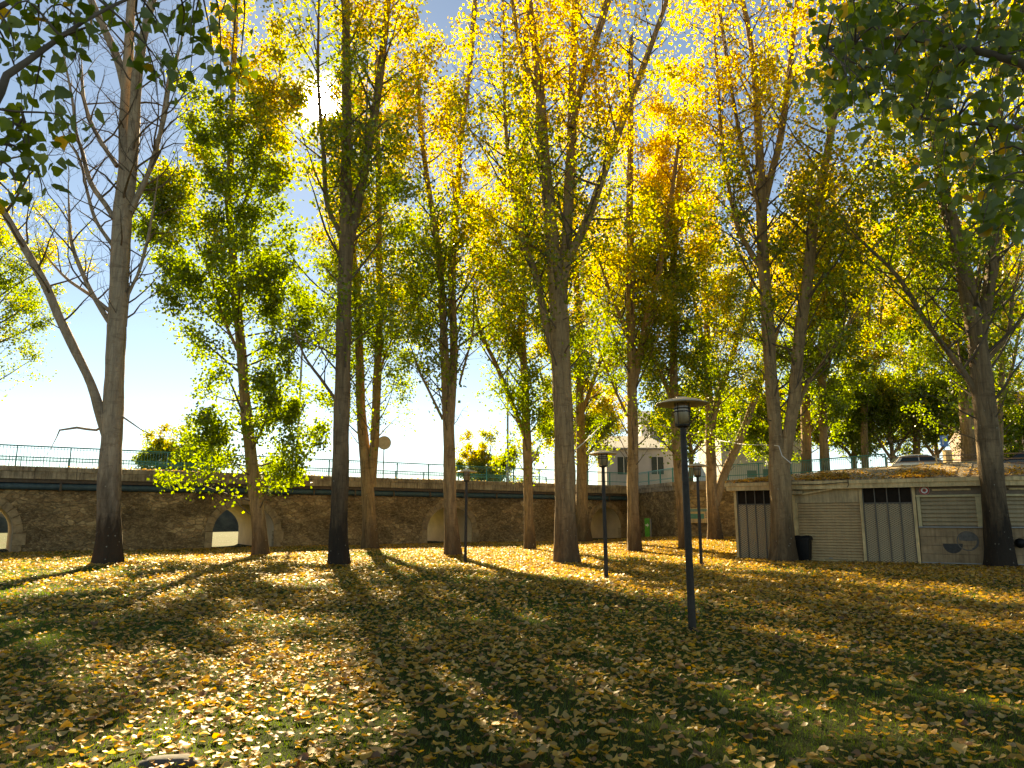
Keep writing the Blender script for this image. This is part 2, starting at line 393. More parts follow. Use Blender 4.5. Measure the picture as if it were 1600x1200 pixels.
def railing(name, label, pts, zb, spacing=2.3, group=None, dark=False):
    """posts, rails and picket panels along a polyline of world points; origin at the first point"""
    root = empty(name, pts[0]); tag(root, label, 'railing', group)
    P = [Vector(p) - Vector(pts[0]) for p in pts]
    seg = [(P[i+1]-P[i]).length for i in range(len(P)-1)]; tot = sum(seg)
    def along(s):
        for k, L in enumerate(seg):
            if s <= L or k == len(seg)-1: return P[k] + (P[k+1]-P[k]) * (s / L)
            s -= L
    n = max(1, round(tot / spacing)); S_ = [tot*k/n for k in range(n+1)]
    top = MB(); low = MB()
    for k in range(n):
        a, b = along(S_[k]), along(S_[k+1]); ez = Vector((0,0,1))
        top.bar(a+ez*1.0, b+ez*1.0, .075, .06); low.bar(a+ez*.30, b+ez*.30, .05, .045)
        pk = MB(); m = int((b-a).length / .135)
        for q in range(1, m):
            c0 = a + (b-a)*(q/m); pk.bar(c0+ez*.02, c0+ez*.97, .014)
        pk.bar(a+ez*.90, b+ez*.90, .02, .02)
        pk.build('picket_panel', M_TEAL, root)
    top.build('top_rail', M_TEAL, root); low.build('lower_rail', M_TEAL, root)
    for k in range(n+1):
        a = along(S_[k]); d = (along(min(tot, S_[k]+.05)) - along(max(0, S_[k]-.05))).normalized()
        MB().bar(a, a+Vector((0,0,.97)), .09, .05, up=d).box(a.x-.07, a.y-.07, 0.0, a.x+.07, a.y+.07, .012).build('post', M_TEAL, root)
    return root
railing('railing', 'turquoise metal railing along the bridge edge facing the lawn', [b2w(1, .25, ZD+.004), b2w(UEND-.1, .25, ZD+.004)], ZD)
railing('railing', 'turquoise metal railing on the far side of the bridge deck', [b2w(1, BW+.2, ZD-.05), b2w(UEND-3, BW+.2, ZD-.05)], ZD)

# ------------------------------------------------------------------ terrace (raised road level behind the bend)
edge = [b2w(UEND, 0, ZD)] + [onz(px, py, ZD) for px, py in ((1050, 753.2), (1140, 750), (1240, 746), (1383, 737.5))]
edge += [Vector((31, 35.5, ZD)), Vector((70, 22, ZD))]
inner = b2w(UEND, BW+.5, ZD)
tp = [tuple(p) for p in edge] + [(160, 22, ZD), (300, 320, ZD), tuple(b2w(UEND, 320, ZD)), tuple(inner)]
m = MB(); n_ = len(tp); m.add([(x, y, ZD-.05) for x, y, z in tp], [tuple(range(n_))])
m.add([(x, y, ZD-.05) for x, y, z in tp[-2:]] + [(x, y, -.5) for x, y, z in tp[-2:]], [(0, 2, 3, 1)])
tag(m.build('parking_ground', M_ASPHALT), kind='structure')
rw = empty('retaining_wall', edge[0] - Vector((0, 0, ZD)))
tag(rw, 'rubble stone retaining wall curving away from the bridge end behind the kiosk', 'wall')
wm = MB(); cm = MB()
loc = [p - edge[0] for p in edge]
def offs(k, o):
    a = loc[max(0, k-1)]; b = loc[min(len(loc)-1, k+1)]; d = (b-a); d.z = 0; d.normalize()
    return loc[k] + Vector((-d.y, d.x, 0)) * o
for k in range(len(loc)-1):
    a, b = offs(k, .12), offs(k+1, .12)
    wm.add([(a.x, a.y, -.3), (b.x, b.y, -.3), (b.x, b.y, ZD-.58), (a.x, a.y, ZD-.58)], [(0,1,2,3)])
    for o0, o1, z0, z1 in ((.06, .8, ZD-.58, ZD-.26), (0, .8, ZD-.26, ZD)):
        v = []
        for z in (z0, z1):
            for (kk, oo) in ((k, o0), (k+1, o0), (k+1, o1), (k, o1)):
                p = offs(kk, oo); v.append((p.x, p.y, z))
        cm.add(v, [(0,3,2,1),(4,5,6,7),(0,1,5,4),(1,2,6,5),(2,3,7,6),(3,0,4,7)])
wm.build('wall', M_STONE2, rw); cm.build('coping', M_COPING, rw)
def eoff(k, o, z=0): p = offs(k, o) + edge[0]; p.z = ZD + z; return p
railing('railing', 'turquoise metal railing on the curved wall behind the kiosk', [eoff(k, .3, .004) for k in range(5)], ZD, 2.2)

# low metal guard rail with cream posts along the car park
gr = empty('guard_rail', eoff(4, .5, -.05)); tag(gr, 'low rusty three bar guard rail beside the parked cars', 'guard rail')
g0 = eoff(4, .5, -.05); g1 = eoff(5, .5, -.05); dv = g1 - g0; L = dv.length; dv.normalize()
for k in range(6):
    p = dv * (L * k / 5); MB().bar(p, p + Vector((0,0,.9)), .07).build('post', M_CREAM, gr)
for z in (.35, .6, .86): MB().bar(Vector((0,0,z)), dv*L + Vector((0,0,z)), .04, .05).build('rail', plain('rail_rust', (.20,.13,.09), .7), gr)
MB().box(3.0, -.55, 0, 3.35, -.2, 1.25).build('concrete_post', M_CREAM, gr, bevel=.02)

# ------------------------------------------------------------------ trees
CAMV = np.array([0, 0, CAMZ]); SUNV = np.array(SUND)
def unit(v): return v / np.maximum(np.linalg.norm(v, axis=-1, keepdims=True), 1e-9)
def leaf_dirs(n, droop=.35):
    d = rng.normal(size=(n, 3)); d[:, 2] -= droop; d = unit(d)
    q = rng.normal(size=(n, 3)); nn = unit(q - d * (q * d).sum(1, keepdims=True))
    return d, nn, np.cross(d, nn)
def leaves(name, C, size, colr, mt, parent, droop=.35):
    n = len(C); d, nn, b = leaf_dirs(n, droop); s = size[:, None]
    V = np.stack([C, C + d*s*.42 - b*s*.47 + nn*s*.10, C + d*s, C + d*s*.42 + b*s*.47 + nn*s*.10], 1)
    return np_mesh(name, V.reshape(-1, 3), np.arange(4*n), np.arange(n)*4, mt, parent, col=np.repeat(colr, 4, 0))
def leaf_colour(z, ymid, n_cl, seed_noise):
    """green low in the crown, yellow and gold towards the top, each cluster and leaf a little different"""
    G = np.array([.075, .118, .008]); G2 = np.array([.20, .255, .010]); Yw = np.array([.49, .365, .014]); Or = np.array([.50, .265, .010])
    k = .92 * sstep(-6.5, 6.5, z - ymid + seed_noise * 5.0 + rng.normal(size=len(z)) * 2.4)[:, None]
    g = G + (G2 - G) * rng.random((len(z), 1)); y = Yw + (Or - Yw) * np.clip(rng.random((len(z), 1)) * .36 - .06 + .25*seed_noise[:, None] + .012*(z[:, None]-14), 0, 1)
    return (g * (1-k) + y * k) * rng.uniform(.75, 1.15, (len(z), 1))

def bark_bump(flare_h, flare, phase):
    def f(P, th):
        z = P[:, 2][:, None]; t = th[None]
        fl = flare * np.exp(-np.maximum(z, 0) / flare_h) * (1 + .55*np.cos(5*t + phase) + .3*np.cos(3*t + 2*phase))
        return 1 + fl + .045*np.sin(3*t + z*.9 + phase) + .03*np.sin(7*t - z*1.7) + .03*np.sin(2.3*z + 2*t) + .06*np.maximum(0, np.sin(1.1*z + phase) * np.sin(2*t + z*.37 + 3*phase))**3 + .02*np.sin(5.3*z + 3*t + phase)
    return f

def tree(label, stems, base=None, d=None, zb=None, H=27., z0=7., R=2.6, n=12000, ymid=12., bark=M_BARK, ls=.125, group='poplars standing on the lawn',
         name='poplar_tree', cat='tree', bare=False, dens=1.0, elev=(24, 58), drift=.10, flare=.28, prof_pow=.55, lowfill=0):
    n = int(n * 2.0); R = R * 1.6; ls = ls * 1.08; ymid += 5.8; zfull = z0 + 4.5; z0 = max(1.6, z0 - 3.2)
    px, py = base; auto = d is None
    if d is None:
        z = 0.0
        for _ in range(4): p = onz(px, py, z); z = float(ground_z(p.x, p.y))
        d = p.y
    n = int(n * (1.45 if d > 36 or not auto else (.95 if name == 'poplar_tree' and n > 50000 else .62)))
    p = at(px, py, d)
    zb = float(ground_z(p.x, p.y)) - .03 if zb is None else zb
    B = np.array([p.x, d, zb])
    root = empty(name, B); tag(root, label, cat, group); BASES.append((B[0], B[1], stems[0][0][2] / 2 * d / F * 1.1, auto))
    polys = []
    for si, st in enumerate(stems):
        dr = 0.0 if si == 0 else random.uniform(-drift, drift)
        pts = []; zs = None
        for (x, y, wd) in st:
            q = at(x, y, d); zs = q.z if zs is None else zs
            q = at(x, y, d + dr * (q.z - zs)); r = ray(x, y); rad = .92 * wd / 2 * (q.y / r.y) / F
            pts.append((q.x - B[0], q.y - B[1], q.z - B[2], rad))
        pts = np.array(pts)
        if si == 0: pts[0, :3] = (0, 0, -.12)
        ytop = st[-1][1]
        if ytop < 330 and not (bare and si > 2):          # goes on above what the frame shows
            e = pts[-1]; dv = unit(pts[-1, :3] - pts[-2, :3]); zt = H * random.uniform(.86, 1.0)
            m = max(2, int((zt - e[2]) / 2.5)); cur = e[:3].copy(); hh = (zt - e[2])
            for k in range(1, m + 1):
                dv = unit(dv * .8 + np.array([0, 0, .3]) + rng.normal(size=3) * .04); cur = cur + dv * hh / m / max(dv[2], .6)
                pts = np.vstack([pts, [*cur, max(.012, e[3] * (1 - k / m) ** .8)]])
        else:
            dv = unit(pts[-1, :3] - pts[-2, :3]); pts[-1, 3] *= .8
            pts = np.vstack([pts, [*(pts[-1, :3] + dv * .7 + [0, 0, .15]), pts[-1, 3] * .45], [*(pts[-1, :3] + dv * 1.3 + [0, 0, .5]), .008]])
        c4 = catmull(pts, .35); c4[:, 3] = np.maximum(c4[:, 3], .006); polys.append(c4)
        ph = random.uniform(0, 6)
        c4[1:-1, :2] += .012 * np.sin(c4[1:-1, 2:3] * 1.3 + np.array([ph, ph + 2]))
        V, Fq = tube_arrays(c4[:, :3], c4[:, 3], 18 if c4[0, 3] > .12 else 10, bark_bump(.45, flare if si == 0 else 0.0, ph))
        np_mesh('trunk' if si == 0 else 'limb', V, Fq.ravel(), np.arange(len(Fq))*4, bark, root, smooth=True)
    # side branches, twigs and the spots where leaves hang
    BV, BF, off = [], [], 0; spots = []
    def addtube(P, r, k):
        nonlocal off
        V, Fq = tube_arrays(P, r, k); BV.append(V); BF.append(Fq + off); off += len(V)
    az = random.uniform(0, 6.28)
    for si, c4 in enumerate(polys):
        z = c4[:, 2]; step = .36 / dens; s = 0.0; last = c4[0]
        zstart = z0 if si == 0 else max(z0, c4[0, 2] + .8)
        Rs = R * (1.0 if len(polys) == 1 or c4[0, 3] > .07 else .78)
        L_ = np.linalg.norm(np.diff(c4[:, :3], axis=0), axis=1)
        acc = random.uniform(0, step)
        for k in range(1, len(c4)):
            acc += L_[k-1]
            if c4[k, 2] < zstart: acc = min(acc, step); continue
            while acc > step:
                acc -= step * random.uniform(.7, 1.3); az += 2.4 + random.uniform(-.5, .5)
                t = (c4[k, 2] - z0) / max(H - z0, 1)
                prof = (.55 + .45 * min(1, t / .25)) * max(.05, 1 - t) ** prof_pow
                L = Rs * prof * random.uniform(.45, 1.2)
                el = R_(random.uniform(*elev)); dv = np.array([math.cos(az)*math.cos(el), math.sin(az)*math.cos(el), math.sin(el)])
                m = 6; P = [c4[k, :3]]
                for q in range(m):
                    dv = unit(dv + np.array([0, 0, .06 if not bare else .03]) + rng.normal(size=3) * (.09 if not bare else .16)); P.append(P[-1] + dv * L / m)
                P = np.array(P); r0 = min(c4[k, 3] * .5, .010 + .013 * L)
                addtube(P, np.linspace(r0, .005, m+1), 5)
                for q in range(2, m+1):
                    if not bare: spots.append((P[q], .18 + .34 * L / R, L * (q / m) ** 1.2))
                    for _ in range(1 if q < m else 2):
                        tl = L * random.uniform(.18, .42); dv2 = unit(dv + rng.normal(size=3) * .75); P2 = [P[q]]
                        for _ in range(3): dv2 = unit(dv2 + rng.normal(size=3)*.2 + [0, 0, .04]); P2.append(P2[-1] + dv2 * tl / 3)
                        addtube(np.array(P2), np.linspace(.008, .003, 4), 3)
                        if not bare: spots.append((P2[2], .24, L * (q / m) ** .8)); spots.append((P2[3], .24, L * (q / m) ** .8))
    if BV:
        V = np.vstack(BV); Fq = np.vstack(BF); np_mesh('branchwork', V, Fq.ravel(), np.arange(len(Fq))*4, M_TWIG, root, smooth=True)
    if spots:
        sp = np.array([q[0] for q in spots]); sg = np.array([q[1] for q in spots])
        wgt = rng.gamma(1.6, 1.0, len(sp)) * (.12 + np.array([q[2] for q in spots]))
        big = np.sin(sp[:, 0]*1.1 + B[0]) + np.sin(sp[:, 1]*1.3 + B[1]) + np.sin(sp[:, 2]*.9 + B[0]*2)      # gaps and clumps
        wgt *= np.clip(.85 + .38*big, .12, 2.0) * (.10 + .90 * sstep(z0, zfull, sp[:, 2]))
        rel = sp + B - CAMV; al = rel @ SUNV; dist = np.linalg.norm(rel - al[:, None]*SUNV, axis=1)
        stem = np.vstack([q[:, :3] for q in polys])
        near = np.array([np.min(((stem - q)**2).sum(1)) for q in sp]); wgt *= sstep(.4, 1.7, np.sqrt(near)) * .96 + .04
        wgt[(dist < .75)] = 0                                                                           # the thin place in the crown that the sun comes through
        wgt = np.minimum(wgt, 3.2 * wgt.mean())
        cnt = rng.multinomial(n, wgt / wgt.sum()); idx = np.repeat(np.arange(len(sp)), cnt)
        C = sp[idx] + rng.normal(size=(n, 3)) * sg[idx][:, None] * np.array([1, 1, .85])
        cn = rng.normal(size=len(sp))
        rel = C + B - CAMV; al = rel @ SUNV; keep = np.linalg.norm(rel - al[:, None]*SUNV, axis=1) > .62; C = C[keep]; idx = idx[keep]; n = len(C)
        colr = leaf_colour(C[:, 2] + B[2], ymid, 0, cn[idx] * .5 + .5 * np.sin(C[:, 0]*.8 + C[:, 2]*.6 + B[0]))
        leaves('crown', C, rng.uniform(.72, 1.25, n) * ls, colr, M_LEAF, root)
    return root

T = tree; BASES = []
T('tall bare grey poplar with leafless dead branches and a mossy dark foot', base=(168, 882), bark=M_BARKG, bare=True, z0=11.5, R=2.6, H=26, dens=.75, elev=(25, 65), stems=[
  [(168,882,40),(170,820,38),(174,700,34),(180,560,30),(186,450,29),(191,340,30),(195,265,22),(196,190,18),(199,110,17),(203,40,14),(207,-20,12)],
  [(196,320,22),(206,260,19),(210,190,18),(213,120,17),(224,60,14),(238,0,12)],
  [(197,150,13),(185,95,13),(165,50,12),(142,0,11)],
  [(170,690,18),(160,655,18),(142,600,14),(118,550,14),(90,490,14),(72,448,14),(40,390,12),(0,318,11),(-40,240,9)],
  [(180,345,9),(165,320,8),(142,285,8),(128,235,6),(118,205,5),(112,150,4),(97,70,3)],
  [(183,260,8),(160,225,7),(142,190,6),(130,150,6),(128,120,4)],
  [(180,390,6),(150,345,6),(137,300,5),(125,250,4),(102,215,3)],
  [(205,330,9),(228,280,8),(245,225,7),(258,180,6),(266,130,5),(278,85,5)],
  [(208,320,8),(235,265,8),(242,250,7),(262,130,5)],
  [(176,510,10),(150,470,8),(130,430,7),(112,380,6),(108,320,4)],
  [(170,485,7),(140,460,6),(110,440,5),(85,415,4)],
  [(195,510,7),(200,460,6),(215,430,5),(232,370,5),(243,300,3)],
  [(175,660,4),(150,672,4),(120,668,4),(93,672,3),(88,684,2)],
  [(190,650,3),(205,660,2.5),(222,672,2)]])
T('slender leafy poplar with green leaves down to its curved lower trunk', base=(408, 869), z0=2.1, R=3.0, H=27, n=34000, ymid=18.5, bark=M_BARK, ls=.135, elev=(8, 40), stems=[
  [(408,869,25),(403,800,23),(394,730,20),(384,640,18),(378,560,16),(370,470,15),(362,380,13),(358,300,12),(362,200,10),(366,100,8),(370,0,6)],
  [(370,350,7),(392,290,7),(408,235,6),(425,160,5)],
  [(378,560,6),(350,500,5),(325,420,4),(305,370,3)]])
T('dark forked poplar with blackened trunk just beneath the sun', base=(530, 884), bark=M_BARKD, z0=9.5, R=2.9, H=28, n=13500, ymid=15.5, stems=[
  [(530,884,31),(529,800,29),(533,700,27),(536,560,25),(538,440,24),(541,370,23),(541,250,17),(541,120,15),(540,0,13)],
  [(541,400,17),(552,350,16),(564,290,15),(584,185,14),(600,65,12),(606,0,10)],
  [(532,365,9),(512,320,8),(506,250,7),(500,180,6),(497,90,5)],
  [(535,640,5),(500,590,5),(478,560,4),(462,520,3)]])
T('twin stemmed poplar with stems parting low in front of the round sign', base=(579, 859), z0=8.5, R=2.8, H=28, n=15000, ymid=14, stems=[
  [(579,859,27),(577,800,23),(571,720,19),(564,640,16),(561,520,13),(556,440,11),(550,350,10),(548,250,8),(545,100,6)],
  [(580,760,15),(585,690,15),(589,600,14),(593,470,12),(592,350,10),(590,200,8),(588,80,6)],
  [(590,590,4),(600,560,4),(612,530,3)]])
T('poplar with two close parallel stems behind the small lamp post', base=(708, 869), z0=8.2, R=2.7, H=27, n=17000, ymid=12.5, stems=[
  [(708,869,27),(704,800,22),(702,700,20),(698,620,17),(692,500,12),(688,420,11),(674,320,9),(657,200,8),(650,80,6)],
  [(703,660,15),(708,580,14),(709,520,13),(706,430,12),(712,330,11),(722,200,9),(735,100,8),(742,0,7)],
  [(692,655,5),(670,610,4),(655,580,4),(646,555,3)],
  [(718,600,4),(738,520,3),(740,470,3)]])
T('slim straight poplar with one long low limb reaching sideways', base=(828, 860), z0=6.2, R=2.5, H=25, n=13000, ymid=11.5, stems=[
  [(828,860,18),(826,780,16),(823,690,15),(820,600,13),(815,500,12),(817,420,11),(818,300,9),(820,150,7),(822,40,6)],
  [(823,690,8),(800,630,8),(775,570,7),(750,515,6),(737,440,4)],
  [(818,570,6),(800,500,6),(790,430,5),(775,330,4)]])
T('thickest poplar of the grove with a pale brown trunk splitting into tall limbs', base=(886, 881), z0=10.2, R=2.7, H=29, n=20000, ymid=11.5, stems=[
  [(886,881,40),(884,830,36),(883,750,35),(880,650,33),(876,560,31),(873,480,31),(868,430,24),(858,330,22),(848,220,20),(840,100,15),(825,0,12)],
  [(876,470,22),(882,400,19),(888,330,18),(892,250,18),(893,180,15),(896,90,12),(899,0,11)],
  [(893,200,12),(908,140,12),(925,80,12),(950,0,11)],
  [(877,470,16),(886,410,16),(912,356,15),(940,280,13),(955,240,13),(976,180,12),(1002,112,11),(1032,30,8)],
  [(872,570,15),(852,500,14),(838,430,12),(822,390,11),(804,310,8),(790,200,6)],
  [(842,150,8),(815,80,7),(800,0,6)]])
T('poplar with a dark mossy foot close behind the thickest trunk', base=(913, 848), bark=M_BARK, z0=7.5, R=2.6, H=26, n=12000, ymid=11.5, stems=[
  [(913,848,25),(910,800,21),(908,700,16),(906,620,14),(906,520,12),(900,430,10),(898,300,8),(897,150,6)],
  [(908,650,8),(925,600,7),(945,540,6),(950,480,5),(956,400,4)],
  [(905,560,6),(885,500,5),(870,420,4)]])
T('poplar forking at mid height beside the second lamp post', base=(991, 863), z0=7., R=2.7, H=27, n=9500, ymid=11, stems=[
  [(991,863,22),(989,800,20),(989,700,18),(988,620,17),(986,520,15),(985,420,14),(984,330,12),(985,200,10),(986,60,7)],
  [(990,600,12),(1002,545,12),(1013,490,11),(1030,420,10),(1045,330,8),(1060,230,6)],
  [(982,530,7),(968,490,6),(955,460,6),(935,405,4)],
  [(980,650,5),(962,610,4),(945,570,3)]])
T('poplar leaning behind the large lamp post with a speckled foot', base=(1071, 855), z0=7, R=2.6, H=26, n=12000, ymid=11, stems=[
  [(1071,855,17),(1062,760,16),(1057,690,16),(1053,600,14),(1053,500,12),(1052,420,11),(1060,300,9),(1068,200,7)],
  [(1055,640,9),(1040,600,8),(1025,565,7),(1013,530,5),(1004,480,4)],
  [(1053,480,6),(1040,420,6),(1040,340,5)]])
T('many limbed spreading poplar at the wall with a low slanting limb', base=(1117, 843), z0=7, R=2.6, H=25, n=12000, ymid=10.5, bark=M_BARK, stems=[
  [(1117,843,24),(1113,780,18),(1110,700,16),(1108,640,13),(1105,560,12),(1103,480,9),(1098,400,8),(1085,300,6)],
  [(1111,680,11),(1122,620,10),(1140,570,9),(1160,500,8),(1180,420,5)],
  [(1117,790,15),(1130,745,14),(1150,700,13),(1170,650,12),(1190,590,10),(1215,520,7)],
  [(1105,590,7),(1095,520,7),(1080,440,5),(1070,350,4)]])
T('stout poplar splitting into a low V beside the trash bin', base=(1223, 879), z0=8.2, R=2.9, H=28, n=22000, ymid=10.5, stems=[
  [(1223,879,40),(1221,820,35),(1219,750,36),(1213,690,24),(1206,600,21),(1200,520,20),(1195,440,19),(1190,330,18),(1188,290,16),(1184,180,12),(1172,60,9),(1160,0,8)],
  [(1222,745,22),(1230,690,21),(1241,620,20),(1250,520,19),(1262,430,18),(1275,330,16),(1290,250,13),(1305,170,11),(1320,80,8)],
  [(1191,330,13),(1205,270,12),(1220,215,11),(1232,120,10),(1245,0,8)],
  [(1190,330,9),(1175,285,8),(1160,235,7),(1145,150,6),(1130,60,5)],
  [(1195,430,9),(1172,390,8),(1150,345,7),(1130,240,6),(1120,100,5)],
  [(1246,640,7),(1262,600,6),(1290,560,5),(1330,500,4)]])
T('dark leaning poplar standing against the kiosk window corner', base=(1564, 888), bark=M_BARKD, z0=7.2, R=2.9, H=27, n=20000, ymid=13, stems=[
  [(1564,888,42),(1557,820,38),(1549,740,37),(1541,660,36),(1533,580,32),(1524,510,29),(1508,440,26),(1493,370,24),(1475,300,20),(1460,220,16),(1440,140,12),(1425,40,9)],
  [(1530,540,19),(1540,480,19),(1551,420,19),(1557,350,17),(1562,250,14),(1560,120,10)],
  [(1534,640,12),(1515,595,10),(1490,560,9),(1445,500,8),(1400,430,7),(1340,370,4)],
  [(1545,560,8),(1575,520,7),(1580,470,6),(1590,430,4)]])
GT = 'poplars standing up on the car park terrace'
T('pale limbed poplar on the terrace behind the kiosk roof', base=(1516, 737), d=47, zb=ZD-.1, z0=4.5, R=2.8, H=22, n=14000, ymid=14, group=GT, flare=.2, stems=[
  [(1516,737,25),(1513,690,23),(1509,630,21),(1500,560,14),(1490,480,12),(1480,380,9)],
  [(1507,620,13),(1478,530,12),(1455,465,11),(1430,400,10),(1412,345,9),(1395,290,7)],
  [(1510,600,11),(1525,520,10),(1530,420,8)]])
T('terrace poplar seen through the fork of the stout V shaped tree', base=(1261, 747), d=49, zb=ZD-.1, z0=3.5, R=2.7, H=22, n=12000, ymid=13, group=GT, flare=.2, stems=[
  [(1261,747,17),(1259,660,16),(1257,560,13),(1252,450,10),(1250,330,7)], [(1258,620,8),(1268,540,7),(1262,440,5)]])
T('slightly thinner terrace poplar above the shuttered kiosk front', base=(1289, 746), d=48, zb=ZD-.1, z0=3.2, R=2.8, H=22, n=13000, ymid=13, group=GT, flare=.2, stems=[
  [(1289,746,15),(1286,660,14),(1284,560,12),(1290,450,10),(1300,320,7)], [(1285,600,8),(1310,520,7),(1340,450,5)]])
T('half hidden poplar beyond the lawn edge with its trunk out of view', base=(-95, 850), d=42, z0=10.5, R=4.2, H=18.5, n=9000, ymid=16, prof_pow=.35, stems=[
  [(-95,850,30),(-85,700,24),(-70,560,20),(-55,450,15),(-40,380,10)], [(-75,600,12),(-50,520,10),(-15,450,7)]])

def bushy(label, px, py, d, zb, H, R, n, ymid, z0=1.2, group='low broad trees at the car park', wt=9, ls=.15):
    top = at(px, py, d)
    return T(label, base=(px, py), d=d, zb=zb, z0=z0, R=R, H=H, n=n, ymid=ymid, ls=ls, group=group, name='broadleaf_tree', flare=.2, prof_pow=.4, dens=1.6, elev=(5, 50), stems=[
      [(px, py, wt), (px+2, py-30, wt*.8), (px-3, py-60, wt*.55), (px+2, py-95, wt*.3)], [(px, py-22, wt*.6), (px-22, py-55, wt*.4), (px-34, py-85, wt*.2)], [(px+1, py-25, wt*.6), (px+25, py-58, wt*.4), (px+40, py-82, wt*.2)]])
bushy('round green tree over the parked pale car', 1392, 738, 58, ZD-.1, 7.5, 3.0, 15000, 12.5)
bushy('broad tree with yellow tinged leaves beside the end of the railing', 1333, 740, 62, ZD-.1, 7.5, 3.0, 12000, 10.5)
bushy('broad tree with brighter yellow leaves by the blue parking sign', 1462, 738, 64, ZD-.1, 8.0, 3.0, 12000, 9.0)
bushy('yellowing shrubby tree below the red roofed house', 1592, 728, 60, ZD-.1, 5.2, 2.2, 8000, 7.5)
bushy('low yellow green tree in front of the grey warehouse', 1078, 738, 60, ZD-.1, 6.5, 2.4, 8000, 8.5)
bushy('green tree crowding the corner of the white house', 1216, 738, 63, ZD-.1, 7.0, 2.4, 9000, 9.5)
T('slender terrace poplar with golden leaves over the end of the railing', base=(1352, 740), d=57, zb=ZD-.1, z0=4.5, R=2.7, H=23, n=12000, ymid=12, group=GT, flare=.2, stems=[
  [(1352,740,12),(1350,660,11),(1352,560,9),(1358,450,8),(1362,330,6)], [(1351,640,6),(1370,560,5),(1378,480,4)]])
T('slender terrace poplar between the dark parked car and the broad trees', base=(1430, 740), d=60, zb=ZD-.1, z0=4.5, R=2.7, H=23, n=12000, ymid=12, group=GT, flare=.2, stems=[
  [(1430,740,12),(1432,660,11),(1428,560,9),(1425,450,8),(1420,330,6)], [(1431,640,6),(1412,560,5),(1400,480,4)]])
T('tall terrace poplar rising behind the leaning dark trunk', base=(1560, 740), d=56, zb=ZD-.1, z0=5.5, R=2.6, H=21, n=10000, ymid=13, group=GT, flare=.2, stems=[
  [(1560,740,12),(1562,660,11),(1566,560,9),(1572,450,8),(1575,330,6)], [(1562,640,6),(1585,560,5),(1596,480,4)]])
GF = 'trees beyond the bridge'
bushy('rounded orange and green tree rising beyond the bridge railing', 277, 800, 78, 0, 8.0, 3.3, 9000, 7.5, 3.0, GF, 8, .2)
bushy('small yellow green tree showing over the middle of the bridge railing', 764, 800, 92, 0, 8.2, 2.9, 7000, 6, 3.0, GF, 6, .2)
bushy('yellow tree behind the pale warehouse on the terrace', 915, 738, 70, ZD-.1, 6.5, 2.8, 8000, 5, 1.2, GF, 7, .16)

# ------------------------------------------------------------------ kiosk
KL = onz(1154, 874); KR = onz(1557, 886.5); kd = KR - KL; KW = kd.length; kd.normalize(); KRZ = math.atan2(kd.y, kd.x)
KZ = float(ground_z(13, 29.5)) - .02
kiosk = empty('kiosk', (KL.x, KL.y, KZ), KRZ)
tag(kiosk, 'low cream and grey shuttered kiosk under a leaf strewn hipped roof', 'kiosk')
def kux(px, py=876):
    r = ray(px, py); det = r.x * (-kd.y) + kd.x * r.y
    t = (KL.x * (-kd.y) + kd.x * KL.y) / det
    return (Vector((r.x*t, r.y*t, 0)) - Vector((KL.x, KL.y, 0))).dot(Vector((kd.x, kd.y, 0)))
EZ = 2.80                                     # underside of the eaves board
ca, sa = math.cos(R_(27)), math.sin(R_(27))
K2 = (KW + 4.6*ca, 4.6*sa); K3 = (K2[0] - 2.0, K2[1] + 4.4)
plan = [(0, 0), (KW, 0), K2, K3, (2.2, 6.6), (-.6, 4.6)]
def mesh_metal():
    m, n, b = mat('diamond_mesh_metal'); t = N(n, 'ShaderNodeTexCoord'); s = N(n, 'ShaderNodeSeparateXYZ'); n.links.new(t.outputs['Object'], s.inputs[0])
    def lin(a, c_):
        x = N(n, 'ShaderNodeMath', operation='MULTIPLY'); n.links.new(s.outputs[0], x.inputs[0]); x.inputs[1].default_value = a
        y = N(n, 'ShaderNodeMath', operation='MULTIPLY_ADD'); n.links.new(s.outputs[2], y.inputs[0]); y.inputs[1].default_value = c_; n.links.new(x.outputs[0], y.inputs[2])
        z = N(n, 'ShaderNodeMath', operation='SINE'); n.links.new(y.outputs[0], z.inputs[0]); a_ = N(n, 'ShaderNodeMath', operation='ABSOLUTE'); n.links.new(z.outputs[0], a_.inputs[0]); return a_
    p, q = lin(24, 40), lin(24, -40)
    mn = N(n, 'ShaderNodeMath', operation='MINIMUM'); n.links.new(p.outputs[0], mn.inputs[0]); n.links.new(q.outputs[0], mn.inputs[1])
    r = ramp(n, mn.outputs[0], [(.22, (.62, .46, .26)), (.42, (.22, .155, .08))]); n.links.new(r.outputs[0], b.inputs['Base Color'])
    b.inputs['Roughness'].default_value = .6
    inv = N(n, 'ShaderNodeMath', operation='SUBTRACT'); inv.inputs[0].default_value = 1; n.links.new(mn.outputs[0], inv.inputs[1]); bump(n, b, inv.outputs[0], .6, .02); return m
M_MESH = mesh_metal()
M_SLAT = plain('shutter_slat', (.54, .36, .17), .6, .0, var=.12, scale=1.2, streak=.14)
M_SLATD = plain('window_shutter_slat', (.42, .305, .16), .55, .0, var=.12, scale=1.5, streak=.16)
M_PLANK = plain('grey_plank', (.42, .275, .14), .7, var=.25, scale=2, streak=.3)
M_FRAMEY = plain('yellowed_frame', (.56, .44, .22), .55, var=.18)
M_DARKIN = plain('dark_opening', (.022, .014, .008), .6, var=.3, spec=.1)
M_HEADER = plain('brown_header', (.20, .14, .085), .6, var=.2)
M_MULL = plain('mesh_mullion', (.13, .105, .075), .5, var=.2)
M_ROOF = plain('kiosk_roof_tile', (.42, .32, .20), .85, var=.4, scale=5, bmp=.5)
ins = MB()                                       # inner shell behind the panels
